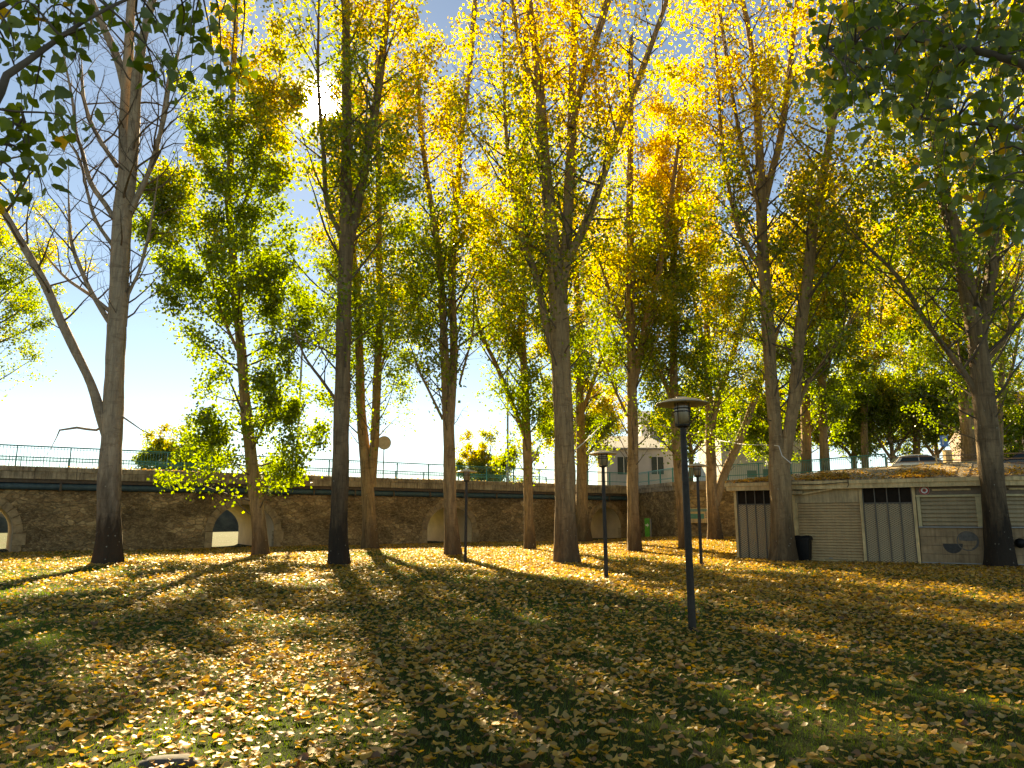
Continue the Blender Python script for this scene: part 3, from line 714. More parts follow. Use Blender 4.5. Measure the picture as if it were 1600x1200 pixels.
pin = [(.06, .12), (KW-.05, .12), (K2[0]-.10, K2[1]+.06), (K3[0]-.1, K3[1]-.1), (2.2, 6.5), (-.5, 4.6)]
ins.add([(x, y, .02) for x, y in pin] + [(x, y, EZ+.1) for x, y in pin], [tuple(range(6))[::-1], tuple(range(6, 12))] + [(i, (i+1) % 6, (i+1) % 6+6, i+6) for i in range(6)])
ins.build('wall', M_HEADER, kiosk)
def shutter(name, u0, u1, z0, z1, pitch, mt, parent, y=.05):
    m = MB(); k = int((z1 - z0) / pitch); p = (z1 - z0) / k
    for i in range(k):
        z = z0 + i*p; m.add([(u0, y+.05, z), (u1, y+.05, z), (u1, y, z+.10*p), (u0, y, z+.10*p), (u0, y+.012, z+.70*p), (u1, y+.012, z+.70*p), (u1, y+.05, z+p), (u0, y+.05, z+p)], [(0,1,2,3), (3,2,5,4), (4,5,6,7)])
    return m.build(name, mt, parent)
def section(root, kind, u0, u1):
    if kind == 'mesh':
        MB().box(u0, .03, .10, u1, .10, 2.24).build('mesh_panel', M_MESH, root)
        MB().box(u0, .07, 2.245, u1, .115, EZ).build('dark_glazing', M_DARKIN, root)
        n = max(3, round((u1 - u0) / .38))
        for k in range(n + 1):
            x = u0 + (u1-u0)*k/n; x = min(max(x, u0+.02), u1-.02)
            MB().box(x-.018, -.012, .10, x+.018, .028, EZ).build('mullion', M_MULL, root)
        MB().box(u0, .0, 2.215, u1, .027, 2.265).build('transom', M_MULL, root)
        MB().box(u0, -.02, .0, u1, .12, .095).build('sill', M_CREAM, root)
    elif kind == 'roller':
        MB().box(u0, .02, 2.28, u1, .115, EZ).build('header_board', M_CREAM2, root)
        s = shutter('roller_shutter', u0+.07, u1-.02, .13, 2.275, .105, M_SLAT, root)
        MB().box(u0, -.0, .10, u0+.065, .11, 2.275).build('guide_rail', M_CREAM, root); MB().box((u0+u1)/2-.06, .015, .16, (u0+u1)/2+.06, .045, .20).build('handle', M_GREYMET, s)
        MB().box(u0, -.03, .0, u1, .12, .125).build('sill', M_CREAM, root)
    elif kind == 'window':
        MB().box(u0, .04, 2.52, u1, .115, EZ).build('header_board', M_HEADER, root)
        MB().box(u0+.55, -.03, 2.66, u0+1.75, .035, 2.72).build('light_strip', M_CREAM, root)
        f = MB().box(u0, -.03, 2.44, u1, .115, 2.515).box(u0+.02, -.01, 1.40, u0+.13, .115, 2.435).box(u1-.36, -.01, 1.40, u1-.05, .115, 2.435)
        fr = f.build('window_frame', M_FRAMEY, root)
        shutter('shutter', u0+.135, u1-.365, 1.42, 2.435, .135, M_SLATD, fr, .06)
        MB().box(u0+.01, -.07, 1.355, u1-.01, .115, 1.395).build('counter_ledge', M_GREYMET, root)
        pl = MB()
        for k in range(4): pl.box(u0+.02, .02, .13+.305*k, u1-.02, .115, .13+.305*(k+1)-.012)
        pl.build('plank_panel', M_PLANK, root)
        MB().bar((u0, -.07, .13), (u1, -.07, .13), .03).build('foot_rail', M_GREYMET, root)
        MB().box(u0, -.01, 0, u1, .12, .10).build('sill', M_CREAM, root)
uP = [0.0, kux(1246), kux(1353), kux(1437), KW]
section(kiosk, 'mesh', uP[0]+.07, uP[1]-.06); section(kiosk, 'roller', uP[1]+.05, uP[2]-.05); section(kiosk, 'mesh', uP[2]+.05, uP[3]-.05); section(kiosk, 'window', uP[3]+.06, KW-.05)
for u in uP: MB().box(u-.05, -.05, 0, u+.05, .12, EZ).build('post', M_CREAM, kiosk, bevel=.006)
# faded painted mark on the planks: a half disc and a shaded ring
um = kux(1489, 855); MKD = plain('faded_dark_paint', (.055, .048, .04), .7, var=.35, scale=14); MKM = plain('faded_mid_paint', (.14, .12, .095), .7, var=.3, scale=10)
h = [(um+.31*math.cos(a), .80+.34*math.sin(a)) for a in np.linspace(math.pi, 2*math.pi, 20)]
MB().prism(h, .0135, .0205).build('painted_mark', MKD, kiosk)
rg = MB(); c0, z0_ = um+.47, .90
for k in range(32):
    a0, a1 = 2*math.pi*k/32, 2*math.pi*(k+1)/32; t = .035 if math.cos(a0) < .3 else .07
    rg.prism([(c0+.34*math.cos(a0), z0_+.34*math.sin(a0)), (c0+.34*math.cos(a1), z0_+.34*math.sin(a1)), (c0+(.34-t)*math.cos(a1), z0_+(.34-t)*math.sin(a1)), (c0+(.34-t)*math.cos(a0), z0_+(.34-t)*math.sin(a0))], .012, .0205)
cr = [(c0+.30*math.cos(a), z0_+.30*math.sin(a)) for a in np.linspace(R_(150), R_(30), 14)] + [(c0+.30*math.cos(a), z0_+.05-.05*math.sin(a)) for a in np.linspace(R_(30), R_(150), 14)]
rg.prism(cr[::-1], .0125, .0205); rg.build('painted_mark', MKM, kiosk)
# round sign
us = kux(1444, 765)
sg = MB(); sg.prism([(us+.17*math.cos(a), 2.68+.115*math.sin(a)*1.4) for a in np.linspace(0, 2*math.pi, 28, endpoint=False)], .015, .039); sgn = sg.build('round_sign', M_WHITEP, kiosk)
rg = MB()
for k in range(28):
    a0, a1 = 2*math.pi*k/28, 2*math.pi*(k+1)/28
    rg.prism([(us+r*math.cos(a), 2.68+r*.94*math.sin(a)) for r, a in ((.165, a0), (.165, a1), (.115, a1), (.115, a0))], .008, .014)
rg.prism([(us+.06*math.cos(a), 2.68+.06*math.sin(a)) for a in np.linspace(0, 2*math.pi, 12, endpoint=False)], .008, .0145)
rg.build('red_ring', plain('sign_red', (.42, .05, .03), .5), sgn)
# angled end bay
bay = empty('end_bay', (KW, 0, 0), R_(27)); bay.parent = kiosk
section(bay, 'window', .12, 2.9); section(bay, 'window', 3.0, 4.5)
for u in (.06, 2.95, 4.55): MB().box(u-.05, -.05, 0, u+.05, .12, EZ).build('post', M_CREAM, bay, bevel=.006)
MB().lathe([(.17*math.sin(a), -.17*math.cos(a)) for a in np.linspace(.01, 3.13, 14)], 20, (.75, -.20, .85)).build('dark_globe', M_BLACK, bay, smooth=True)
# eaves board with gutter lip, roof
cx_, cy_ = KW*.55, 2.9
def outset(p, o):
    d = Vector((p[0]-cx_, p[1]-cy_)); return d
def offset_poly(P, o):
    q = []; n = len(P)
    for i in range(n):
        a, b, c_ = Vector(P[i-1]), Vector(P[i]), Vector(P[(i+1) % n])
        n1 = Vector(((b-a).y, -(b-a).x)).normalized(); n2 = Vector(((c_-b).y, -(c_-b).x)).normalized(); bis = (n1+n2).normalized()
        q.append(tuple(b + bis * o / max(.4, bis.dot(n1))))
    return q
eo, e1, e2 = offset_poly(plan, .30), offset_poly(plan, .36), offset_poly(plan, .10)
fa = MB()
for i in range(6):
    j_ = (i+1) % 6; P, Q = eo, e1
    for (A_, B_, z0, z1) in ((P, e2, EZ, EZ+.17), (Q, e2, EZ+.172, EZ+.31)):
        v = [(A_[i][0], A_[i][1], z0), (A_[j_][0], A_[j_][1], z0), (B_[j_][0], B_[j_][1], z0), (B_[i][0], B_[i][1], z0)]
        v += [(x, y, z1) for x, y, z in v]; fa.add(v, [(0,3,2,1),(4,5,6,7),(0,1,5,4),(1,2,6,5),(2,3,7,6),(3,0,4,7)])
fa.build('eaves_board', M_CREAM, kiosk)
r1, r2 = (2.6, 3.2, EZ+.86), (KW-.2, 2.9, EZ+1.04)
ev = [(x, y, EZ+.315) for x, y in e1]
ROOFTRI = [(ev[0], ev[1], r2), (ev[0], r2, r1), (ev[1], ev[2], r2), (ev[2], ev[3], r2), (ev[3], ev[4], r1), (ev[3], r1, r2), (ev[4], ev[5], r1), (ev[5], ev[0], r1)]
rf = MB()
for t in ROOFTRI: rf.add(t, [(0, 1, 2)])
roof = rf.build('roof', M_ROOF, kiosk)
# roof battens running up the slope
bt = MB(); E0, E1 = Vector(ev[0]), Vector(ev[1]); K1v, K2v = Vector(r1), Vector(r2)
for k in range(22):
    s = (k+.5)/22; p = E0.lerp(E1, s); q = K1v.lerp(K2v, min(1, max(0, (p.x-r1[0])/(r2[0]-r1[0])))) ; f = 1.0
    if p.x < r1[0]: q = E0.lerp(K1v, max(.05, p.x/r1[0]))
    bt.bar(p + Vector((0,0,.02)), q + Vector((0,0,.02)), .05, .035)
bt.build('roof_batten', M_ROOF, roof)
MB().bar(r1, r2, .18, .07).build('ridge', M_CREAM2, roof)
# cables and a bracket under the eaves
cb = MB()
def kp(px, z, y=-.33): return Vector((kux(px), y, z))
cb.tube([kp(1240, 3.02, -.4), kp(1290, 2.97, -.42), kp(1338, 3.03, -.4)], .012, 6); cb.tube([kp(1338, 3.12, -.39), kp(1338.5, 2.93, -.40), kp(1336, 2.84, -.39)], .014, 6)
cb.build('cable', M_BLACK, kiosk)
MB().bar(kp(1262, 2.62, -.10), kp(1310, 2.79, -.20), .05, .06).build('awning_arm', M_CREAM, kiosk); MB().box(kux(1240), -.22, 2.60, kux(1262), .0, 2.76).build('awning_motor', M_CREAM2, kiosk, bevel=.03)

# ------------------------------------------------------------------ trash bin
pb = onz(1257, 877.5); gz = float(ground_z(pb.x, pb.y))
bn = empty('trash_bin', (pb.x, pb.y, gz-.01), KRZ); tag(bn, 'black plastic trash bin with a bag folded over its rim beside the kiosk', 'trash bin')
def rrect(w_, d_, z, n=5, r=.06):
    o = []
    for cx0, cy0, a0 in ((w_-r, d_-r, 0), (-w_+r, d_-r, 90), (-w_+r, -d_+r, 180), (w_-r, -d_+r, 270)):
        for k in range(n): a = R_(a0 + 90*k/(n-1)); o.append((cx0 + r*math.cos(a), cy0 + r*math.sin(a), z))
    return o
def loft(rings, cap=True):
    m = MB(); n = len(rings[0]); v = [p for r in rings for p in r]; f = []
    for i in range(len(rings)-1): f += [(i*n+k, i*n+(k+1) % n, (i+1)*n+(k+1) % n, (i+1)*n+k) for k in range(n)]
    if cap: f += [tuple(range(n))[::-1], tuple(range((len(rings)-1)*n, len(rings)*n))]
    return m.add(v, f)
loft([rrect(.22, .22, 0), rrect(.23, .23, .03), rrect(.275, .275, .90), rrect(.275, .275, .92)]).build('body', M_BLACK, bn, smooth=True)
loft([rrect(.28, .28, .86), rrect(.325, .325, .87), rrect(.325, .325, .945), rrect(.28, .28, .955)]).build('rim', M_BLACK, bn, smooth=True)
bag = [[(x*s*(1+.12*math.sin(9*i_)), y*s*(1+.1*math.cos(7*i_)), z+.025*math.sin(5*i_)) for i_, (x, y, _) in enumerate(rrect(.29, .29, 0))] for s, z in ((.99, .94), (1.02, .985), (.9, 1.02), (.6, 1.01), (.3, .96))]
loft(bag).build('bag', M_BLACK, bn, smooth=True)

# ------------------------------------------------------------------ lamp posts
def lamp_glass_mat():
    m, n, b = mat('frosted_glass'); n.nodes.remove(b); t = N(n, 'ShaderNodeBsdfTranslucent'); t.inputs[0].default_value = (.85, .76, .60, 1)
    g = N(n, 'ShaderNodeBsdfGlossy'); g.inputs['Roughness'].default_value = .25; x = N(n, 'ShaderNodeMixShader'); x.inputs[0].default_value = .12
    n.links.new(t.outputs[0], x.inputs[1]); n.links.new(g.outputs[0], x.inputs[2]); n.links.new(x.outputs[0], n.nodes['Material Output'].inputs[0]); return m
M_GLASS = lamp_glass_mat()
def make_lamp():
    r = empty('lamp_post', (0, 0, 0))
    MB().lathe([(.060, -.05), (.058, .5), (.053, 1.8), (.047, 3.10)], 20).build('pole', M_DARKMETAL, r, smooth=True)
    MB().lathe([(.085, .0), (.085, .025), (.062, .035)], 20).build('base_plate', M_DARKMETAL, r, smooth=True)
    MB().lathe([(.055, 3.08), (.118, 3.105), (.125, 3.135), (.05, 3.14)], 24).build('lamp_socket', M_DARKMETAL, r, smooth=True)
    g_ = MB().lathe([(.108, 3.14), (.118, 3.17), (.122, 3.42), (.122, 3.47)], 24, cap=False).build('lamp_glass', M_GLASS, r, smooth=True)
    so_ = g_.modifiers.new('solid', 'SOLIDIFY'); so_.thickness = .006
    MB().lathe([(.012, 3.14), (.045, 3.17), (.055, 3.28), (.045, 3.36), (.02, 3.38)], 14).build('bulb', M_WHITEP, r, smooth=True)
    for z in (3.325, 3.375): MB().lathe([(.127, z), (.140, z+.004), (.140, z+.016), (.127, z+.02)], 24, cap=False).build('ring', M_DARKMETAL, r, smooth=True)
    for k in range(4):
        a = math.pi/4 + k*math.pi/2; MB().bar((.129*math.cos(a), .129*math.sin(a), 3.12), (.129*math.cos(a), .129*math.sin(a), 3.475), .012).build('bar', M_DARKMETAL, r)
    MB().lathe([(.13, 3.47), (.405, 3.452), (.418, 3.460), (.410, 3.472), (.25, 3.528), (.10, 3.556), (.09, 3.572), (.02, 3.58)], 36).build('lamp_shade', M_SHADE, r, smooth=True)
    return r
LP = [((1082, 985), 'largest looking dark lamp post with a flat disc shade beside the lit grass'), ((947.5, 905), 'dark lamp post between the thickest trunk and the mid height fork tree'),
      ((1096, 884), 'dark lamp post in line with the white notice board'), ((727, 880), 'dark lamp post standing close to the twin stemmed poplar by an arch')]
proto = make_lamp()
for k, ((px, py), lab) in enumerate(LP):
    p = onz(px, py); p = onz(px, py, float(ground_z(p.x, p.y))); o = proto if k == 0 else copy_tree(proto)
    o.location = p; o.rotation_euler = (R_(random.uniform(-.5, .5)), R_(-.35 if k == 0 else random.uniform(-.5, .5)), R_(25*k)); tag(o, lab, 'lamp post', 'disc shaded lamp posts on the lawn')

# ------------------------------------------------------------------ signs, stele, road furniture
def at_u(px, v, z):                         # a point on the bridge at photo column px
    return b2w(upx(px, v), v, z)
p = at_u(595.5, BW-.5, ZD-.06); d_ = p.y
rs = empty('road_sign', p, BRZ*.4); tag(rs, 'round road sign seen from its tan back above the bridge railing', 'road sign')
zc = at(597, 692, d_).z - p.z
MB().lathe([(.04, 0), (.04, zc+.35)], 10).build('pole', M_GREYMET, rs, smooth=True)
MB().prism([(.50*math.cos(a), zc+.50*math.sin(a)) for a in np.linspace(0, 2*math.pi, 36, endpoint=False)], -.075, -.05).build('sign_disc', plain('sign_back_tan', (.50, .38, .24), .5), rs)
MB().box(-.20, -.049, zc-.03, .20, -.036, zc+.03).build('clamp', M_GREYMET, rs)
p = at_u(832, BW-.5, ZD-.06); d_ = p.y
rs = empty('road_sign', p, .3); tag(rs, 'small square grey road sign on a thin pole at the bridge', 'road sign')
zc = at(832, 713, d_).z - p.z
MB().lathe([(.035, 0), (.035, zc+.4)], 10).build('pole', M_GREYMET, rs, smooth=True); MB().box(-.02, -.065, zc-.42, .62, -.04, zc+.42).build('sign_plate', M_GREYMET, rs, bevel=.03)
def street_light(px, v, ztop_px, label):
    p = at_u(px, v, ZD-.06); r = empty('street_light', p, BRZ); tag(r, label, 'street light', 'tall street lights on the bridge')
    h_ = at(px, ztop_px, p.y).z - p.z
    MB().lathe([(.14, 0), (.12, .8), (.10, .85), (.055, h_)], 14).build('pole', plain('galvanised', (.36,.37,.36), .5, .2), r, smooth=True)
    MB().tube([(0, 0, h_-.1), (0, .5, h_+.25), (0, 1.6, h_+.4)], [.05, .045, .04], 10).build('arm', M_GREYMET, r, smooth=True)
    MB().box(-.13, 1.5, h_+.33, .13, 2.2, h_+.46).build('lamp_head', M_GREYMET, r, bevel=.04)
street_light(457, BW-.35, 470, 'tall street light pole beside the leafy slender poplar')
street_light(793, BW-.35, 540, 'tall street light pole partly behind the slim straight poplar')

a_, b_ = edge[1], edge[2]; wd_ = (b_-a_).normalized(); wrz = math.atan2(wd_.y, wd_.x)
def wallpt(px, back):
    r = ray(px, 835)
    for k in range(len(edge)-1):
        a, b = edge[k], edge[k+1]; d = b - a; det = r.x*(-d.y) + d.x*r.y; t = (a.x*(-d.y) + d.x*a.y)/det; q_ = Vector((r.x*t, r.y*t, 0)); s = (q_-Vector((a.x,a.y,0))).dot(Vector((d.x,d.y,0)))/ (d.x**2+d.y**2)
        if 0 <= s <= 1:
            n_ = Vector((d.y, -d.x, 0)).normalized(); return q_ + n_*back, math.atan2(d.y, d.x)
pw, wz = wallpt(1093, .10)
sc = pxm(pw.y, 800); zc = at(1093, 805.5, pw.y).z
nb = empty('notice_board', (pw.x, pw.y, 0), wz); tag(nb, 'white framed notice board with a green panel fixed to the stone wall', 'notice board')
MB().box(-.85, -.03, zc-.50, .75, .18, zc+.50).build('board', M_CREAM, nb, bevel=.01)
MB().box(-.80, -.036, zc+.26, .70, -.031, zc+.45).build('header_strip', plain('notice_teal', (.20,.30,.24), .5), nb)
MB().box(-.66, -.036, zc-.22, .46, -.031, zc+.12).build('green_panel', plain('notice_green', (.10,.27,.20), .5), nb)
for zz in (-.30, -.36, -.42): MB().box(-.70, -.036, zc+zz, .30, -.031, zc+zz+.018).build('text_line', M_GREYMET, nb)
for k in range(3): MB().box(.52, -.036, zc+.13-.14*k, .66, -.031, zc+.20-.14*k).build('symbol', M_GREYMET, nb)
ps, wz2 = wallpt(1023, .55)
gz = float(ground_z(ps.x, ps.y))
st = empty('sign_stele', (ps.x, ps.y, gz-.02), wz2*.5); tag(st, 'narrow bright green upright sign with a pale arrow before the wall', 'sign')
MB().box(-.20, -.06, 0, .20, .06, 1.42).build('panel', plain('stele_green', (.10, .42, .05), .5), st, bevel=.02)
ar = MB().prism([(-.12, .98), (.03, .98), (.03, 1.08), (.15, .92), (.03, .76), (.03, .86), (-.12, .86)], -.068, -.062); ar.build('arrow', M_WHITEP, st)
MB().box(.22, -.04, 0, .34, .06, 1.38).build('side_post', M_GREYMET, st)

# parking sign
pk = at(1479, 737, 52); pk.z = ZD-.06
rs = empty('parking_sign', pk, .1); tag(rs, 'small blue parking sign with a white letter above the parked pale car', 'sign')
zc = at(1479, 691, 52).z - pk.z
MB().lathe([(.03, 0), (.03, zc+.5)], 10).build('pole', M_GREYMET, rs, smooth=True)
MB().box(-.28, -.06, zc-.30, .28, -.04, zc+.46).build('sign_plate', plain('sign_blue', (.10,.25,.60), .4), rs, bevel=.02)
tx = MB().box(-.13, -.068, zc-.16, -.055, -.061, zc+.36)
for k in range(12):
    a0, a1 = R_(-90+15*k), R_(-75+15*k); tx.prism([(-.02+r*math.cos(a), zc+.225+r*math.sin(a)) for r, a in ((.135, a0), (.135, a1), (.07, a1), (.07, a0))], -.068, -.061)
tx.box(-.054, -.068, zc+.295, -.02, -.061, zc+.36); tx.box(-.054, -.068, zc+.09, -.02, -.061, zc+.155)
tx.build('letter', M_WHITEP, rs)

# ------------------------------------------------------------------ parked cars
M_CARGL = plain('car_glass', (.02, .03, .03), .08, var=.1, bmp=0); M_TYRE = plain('tyre', (.02,.02,.02), .8)
def car(label, p, rz, paint):
    r = empty('parked_car', p, rz); tag(r, label, 'car', 'cars parked on the terrace')
    lowp = [(-2.1,.32),(-2.12,.70),(-1.95,.92),(-1.3,.98),(1.0,.96),(1.9,.80),(2.1,.60),(2.08,.30)]
    b = MB(); b.prism(lowp, -.84, .84)
    b.build('body', paint, r, bevel=.07)
    cab = MB(); hull = [(-1.85,.93),(-1.45,1.38),(-.9,1.48),(.1,1.47),(.55,1.32),(1.12,.95)]
    rings = []
    for y, s in ((-.80, 0), (-.62, 1), (.62, 1), (.80, 0)):
        rings.append([(x*(.97 if s else 1), y if z < 1.0 else y*.86, z - (0 if s else (.02 if z > 1.2 else 0))) for x, z in hull])
    loft(rings).build('cabin', paint, r, smooth=False, bevel=.03)
    for sy in (-1, 1):
        g_ = MB(); y0 = sy*.795
        for poly in ([(-1.55,1.0),(-1.30,1.33),(-.45,1.40),(-.45,1.0)], [(-.38,1.0),(-.38,1.40),(.10,1.39),(.45,1.26),(.85,1.0)]):
            yy = [sy*(.803 if z < 1.1 else .695+ (1.40-z)*.06) for x, z in poly]
            g_.add([(x, y, z) for (x, z), y in zip(poly, yy)], [tuple(range(4 if len(poly) == 4 else 5))])
        w_ = g_.build('side_window', M_CARGL, r); s_ = w_.modifiers.new('solid', 'SOLIDIFY'); s_.thickness = .012; s_.offset = 0
    MB().add([(1.10,-.62,.985),(1.10,.62,.985),(.60,.53,1.32),(.60,-.53,1.32)], [(0,1,2,3)]).build('windscreen', M_CARGL, r)
    MB().add([(-1.84,-.60,.985),(-1.50,-.52,1.36),(-1.50,.52,1.36),(-1.84,.60,.985)], [(0,1,2,3)]).build('rear_window', M_CARGL, r)
    for sx in (-1.3, 1.3):
        for sy in (-.80, .80):
            e_ = empty('wheel', (sx, sy, .31)); e_.parent = r; e_.rotation_euler = (math.pi/2, 0, 0)
            MB().lathe([(.18, -.09), (.30, -.09), (.31, -.05), (.31, .05), (.30, .09), (.18, .09)], 22).build('tyre', M_TYRE, e_, smooth=True)
            MB().lathe([(.03, -.098), (.17, -.096), (.17, .096), (.03, .098)], 14).build('rim', M_GREYMET, e_, smooth=True)
    for sy in (-.62, .62): MB().box(1.97, sy-.16, .62, 2.09, sy+.16, .74).build('headlight', M_WHITEP, r, bevel=.03)
    return r
pc = at(1443, 737, 47.5); pc.z = ZD-.05
car('pale silver parked hatchback half hidden by the kiosk ridge', pc, R_(-12), plain('pale_car_paint', (.60, .55, .46), .25, .2, var=.04, bmp=0))
pc = at(1607, 737, 44.5); pc.z = ZD-.05
car('dark parked car beyond the leaning trunk at the kiosk corner', pc, R_(160), plain('dark_car_paint', (.03, .03, .035), .2, .2, var=.1, bmp=0))

# ------------------------------------------------------------------ houses on the far side of the terrace
def tile_mat(name, c1, c2):
    m, n, b = mat(name); v = mapping(n, (1, 1, 1)); wv = N(n, 'ShaderNodeTexWave'); wv.inputs['Scale'].default_value = 2.4; wv.inputs['Distortion'].default_value = .6; n.links.new(v, wv.inputs['Vector'])
    no = noise(n, v, 3, 5); r = ramp(n, no.outputs['Fac'], [(.3, c1), (.7, c2)]); cc = mixc(n, .45, r.outputs[0], wv.outputs['Color'], 'MULTIPLY')
    n.links.new(cc, b.inputs['Base Color']); b.inputs['Roughness'].default_value = .85; bump(n, b, wv.outputs['Fac'], .6, .05); return m
M_TILE = tile_mat('red_roof_tile', (.22, .075, .04), (.34, .13, .07)); M_TILEG = tile_mat('pale_roof_sheet', (.40, .37, .33), (.55, .52, .47))
M_WALLW = plain('white_render', (.74, .70, .64), .85, var=.07, scale=1.0); M_WALLG = plain('grey_render', (.46, .44, .42), .85, var=.1, scale=.8); M_WALLP = plain('pink_render', (.66, .48, .37), .85, var=.08, scale=.9)
M_SHUT = plain('green_shutter', (.11, .22, .17), .6, var=.15)
M_PANE = plain('window_pane', (.05, .06, .06), .1, var=.2, bmp=0)
def house(label, px0, px1, ytop, d, wall, roofm, windows, depth=9.0, roof='gable', rh=2.0, rot=0.0, name='house', blind=M_SHUT):
    p = at(px0, 737, d); p.z = ZD-.08; q = at(px1, 737, d); W = q.x - p.x; Hh = at(px0, ytop, d).z - p.z
    r = empty(name, p, rot); tag(r, label, 'house', 'houses behind the car park')
    MB().box(0, 0, 0, W, depth, Hh).build('wall', wall, r)
    o = .45
    if roof == 'gable':
        f = MB().add([(-o,-o,Hh),(W+o,-o,Hh),(W+o,depth/2,Hh+rh),(-o,depth/2,Hh+rh),(W+o,depth+o,Hh),(-o,depth+o,Hh),(-o,-o,Hh+.14),(W+o,-o,Hh+.14),(W+o,depth/2,Hh+rh+.16),(-o,depth/2,Hh+rh+.16),(W+o,depth+o,Hh+.14),(-o,depth+o,Hh+.14)],
            [(0,1,2,3),(3,2,4,5),(6,9,8,7),(9,11,10,8),(0,6,7,1),(4,10,11,5),(1,7,8,2),(2,8,10,4),(0,3,9,6),(3,5,11,9)])
        f.add([(-.001,0,Hh),(-.001,depth,Hh),(-.001,depth/2,Hh+rh-.1)], [(0,1,2)]); f.add([(W+.001,0,Hh),(W+.001,depth,Hh),(W+.001,depth/2,Hh+rh-.1)], [(0,1,2)])
        rr = f.build('roof', roofm, r); MB().box(W*.7, depth*.45, Hh+rh*.6, W*.7+.7, depth*.45+.7, Hh+rh+1.0).build('chimney', wall, rr)
    else:
        MB().box(-o, -o, Hh, W+o, depth+o, Hh+.25).build('roof', roofm, r)
    for (a, b, c0, c1, kind) in windows:
        x0 = at(a, 737, d).x - p.x; x1 = at(b, 737, d).x - p.x; z1 = at(a, c0, d).z - p.z; z0 = at(a, c1, d).z - p.z
        f = MB().box(x0-.08, -.05, z0-.08, x1+.08, .03, z0).box(x0-.08, -.05, z1, x1+.08, .03, z1+.08).box(x0-.08, -.05, z0, x0, .03, z1).box(x1, -.05, z0, x1+.08, .03, z1)
        wn = f.build('window', M_WALLW if kind == 's' else wall, r)
        if kind == 's':
            s_ = MB(); n_ = max(4, int((z1-z0)/.09))
            for k in range(n_): s_.box(x0, -.02, z0+(z1-z0)*k/n_+.004, x1, .01, z0+(z1-z0)*(k+1)/n_-.008)
            s_.build('shutter', blind, wn)
        else:
            MB().box(x0, -.012, z0, x1, .02, z1).build('pane', M_PANE, wn); MB().box((x0+x1)/2-.03, -.03, z0, (x0+x1)/2+.03, -.013, z1).build('glazing_bar', M_WHITEP, wn)
    return r
house('white two storey house with green shutters and a red tiled roof', 1128, 1262, 672, 72, M_WALLW, M_TILE, [(1166, 1182, 690, 705, 's'), (1224, 1238, 690, 705, 's'), (1167, 1182, 735, 746, 's'), (1192, 1204, 733, 746, 's'), (1136, 1148, 690, 705, 's')], rh=3.2)
house('long grey warehouse wall with a barred window behind the turquoise railing', 948, 1062, 702, 84, M_WALLG, M_TILEG, [(1018, 1037, 714, 741, 'p'), (965, 985, 714, 741, 'p')], rh=1.8, name='warehouse')
house('tall pale house rising behind the grey warehouse', 1004, 1075, 662, 102, M_WALLW, M_TILEG, [(1030, 1044, 682, 698, 'p'), (1050, 1062, 682, 698, 'p')], rh=2.2)
house('pink walled house with a red tiled roof on the rise', 1568, 1720, 641, 78, M_WALLP, M_TILE, [(1574, 1584, 652, 676, 's'), (1606, 1618, 652, 676, 's'), (1574, 1584, 696, 716, 's')], rh=2.6, blind=plain('brown_shutter', (.30,.15,.09), .6))
bw = empty('boundary_wall', at(1530, 737, 60) * 1.0, R_(-6)); bw.location.z = ZD-.08; tag(bw, 'plain beige wall along the back of the car park', 'wall')
MB().box(0, 0, 0, 26, .3, 2.35).build('wall', M_CREAM2, bw); MB().box(-.05, -.06, 2.352, 26.05, .36, 2.45).build('coping', M_COPING, bw)

# cords tied between trunks
def cord(label, pts, rad=.012):
    P = [at(*q) for q in pts]; o = empty('cord', P[0]); tag(o, label, 'cord', 'pale cords strung between trunks')
    c4 = catmull(np.array([tuple(p - P[0]) for p in P]), .5); MB().tube([tuple(q) for q in c4], rad, 6).build('cord_line', M_WHITEP, o)
cord('pale cord from the thickest trunk to the dark footed poplar behind', [(897, 704, 28), (916, 688, 37), (938, 666, 47)], .022)
cord('pale cord sagging from the mid height fork tree past the large lamp', [(980, 646, 38), (1030, 664, 41), (1112, 686, 48)], .02)
cord('pale cord wound on the stout V trunk beside the bin', [(1112, 686, 48), (1160, 694, 38), (1217, 697, 28.6), (1222, 712, 28.6), (1236, 724, 28.5)], .016)

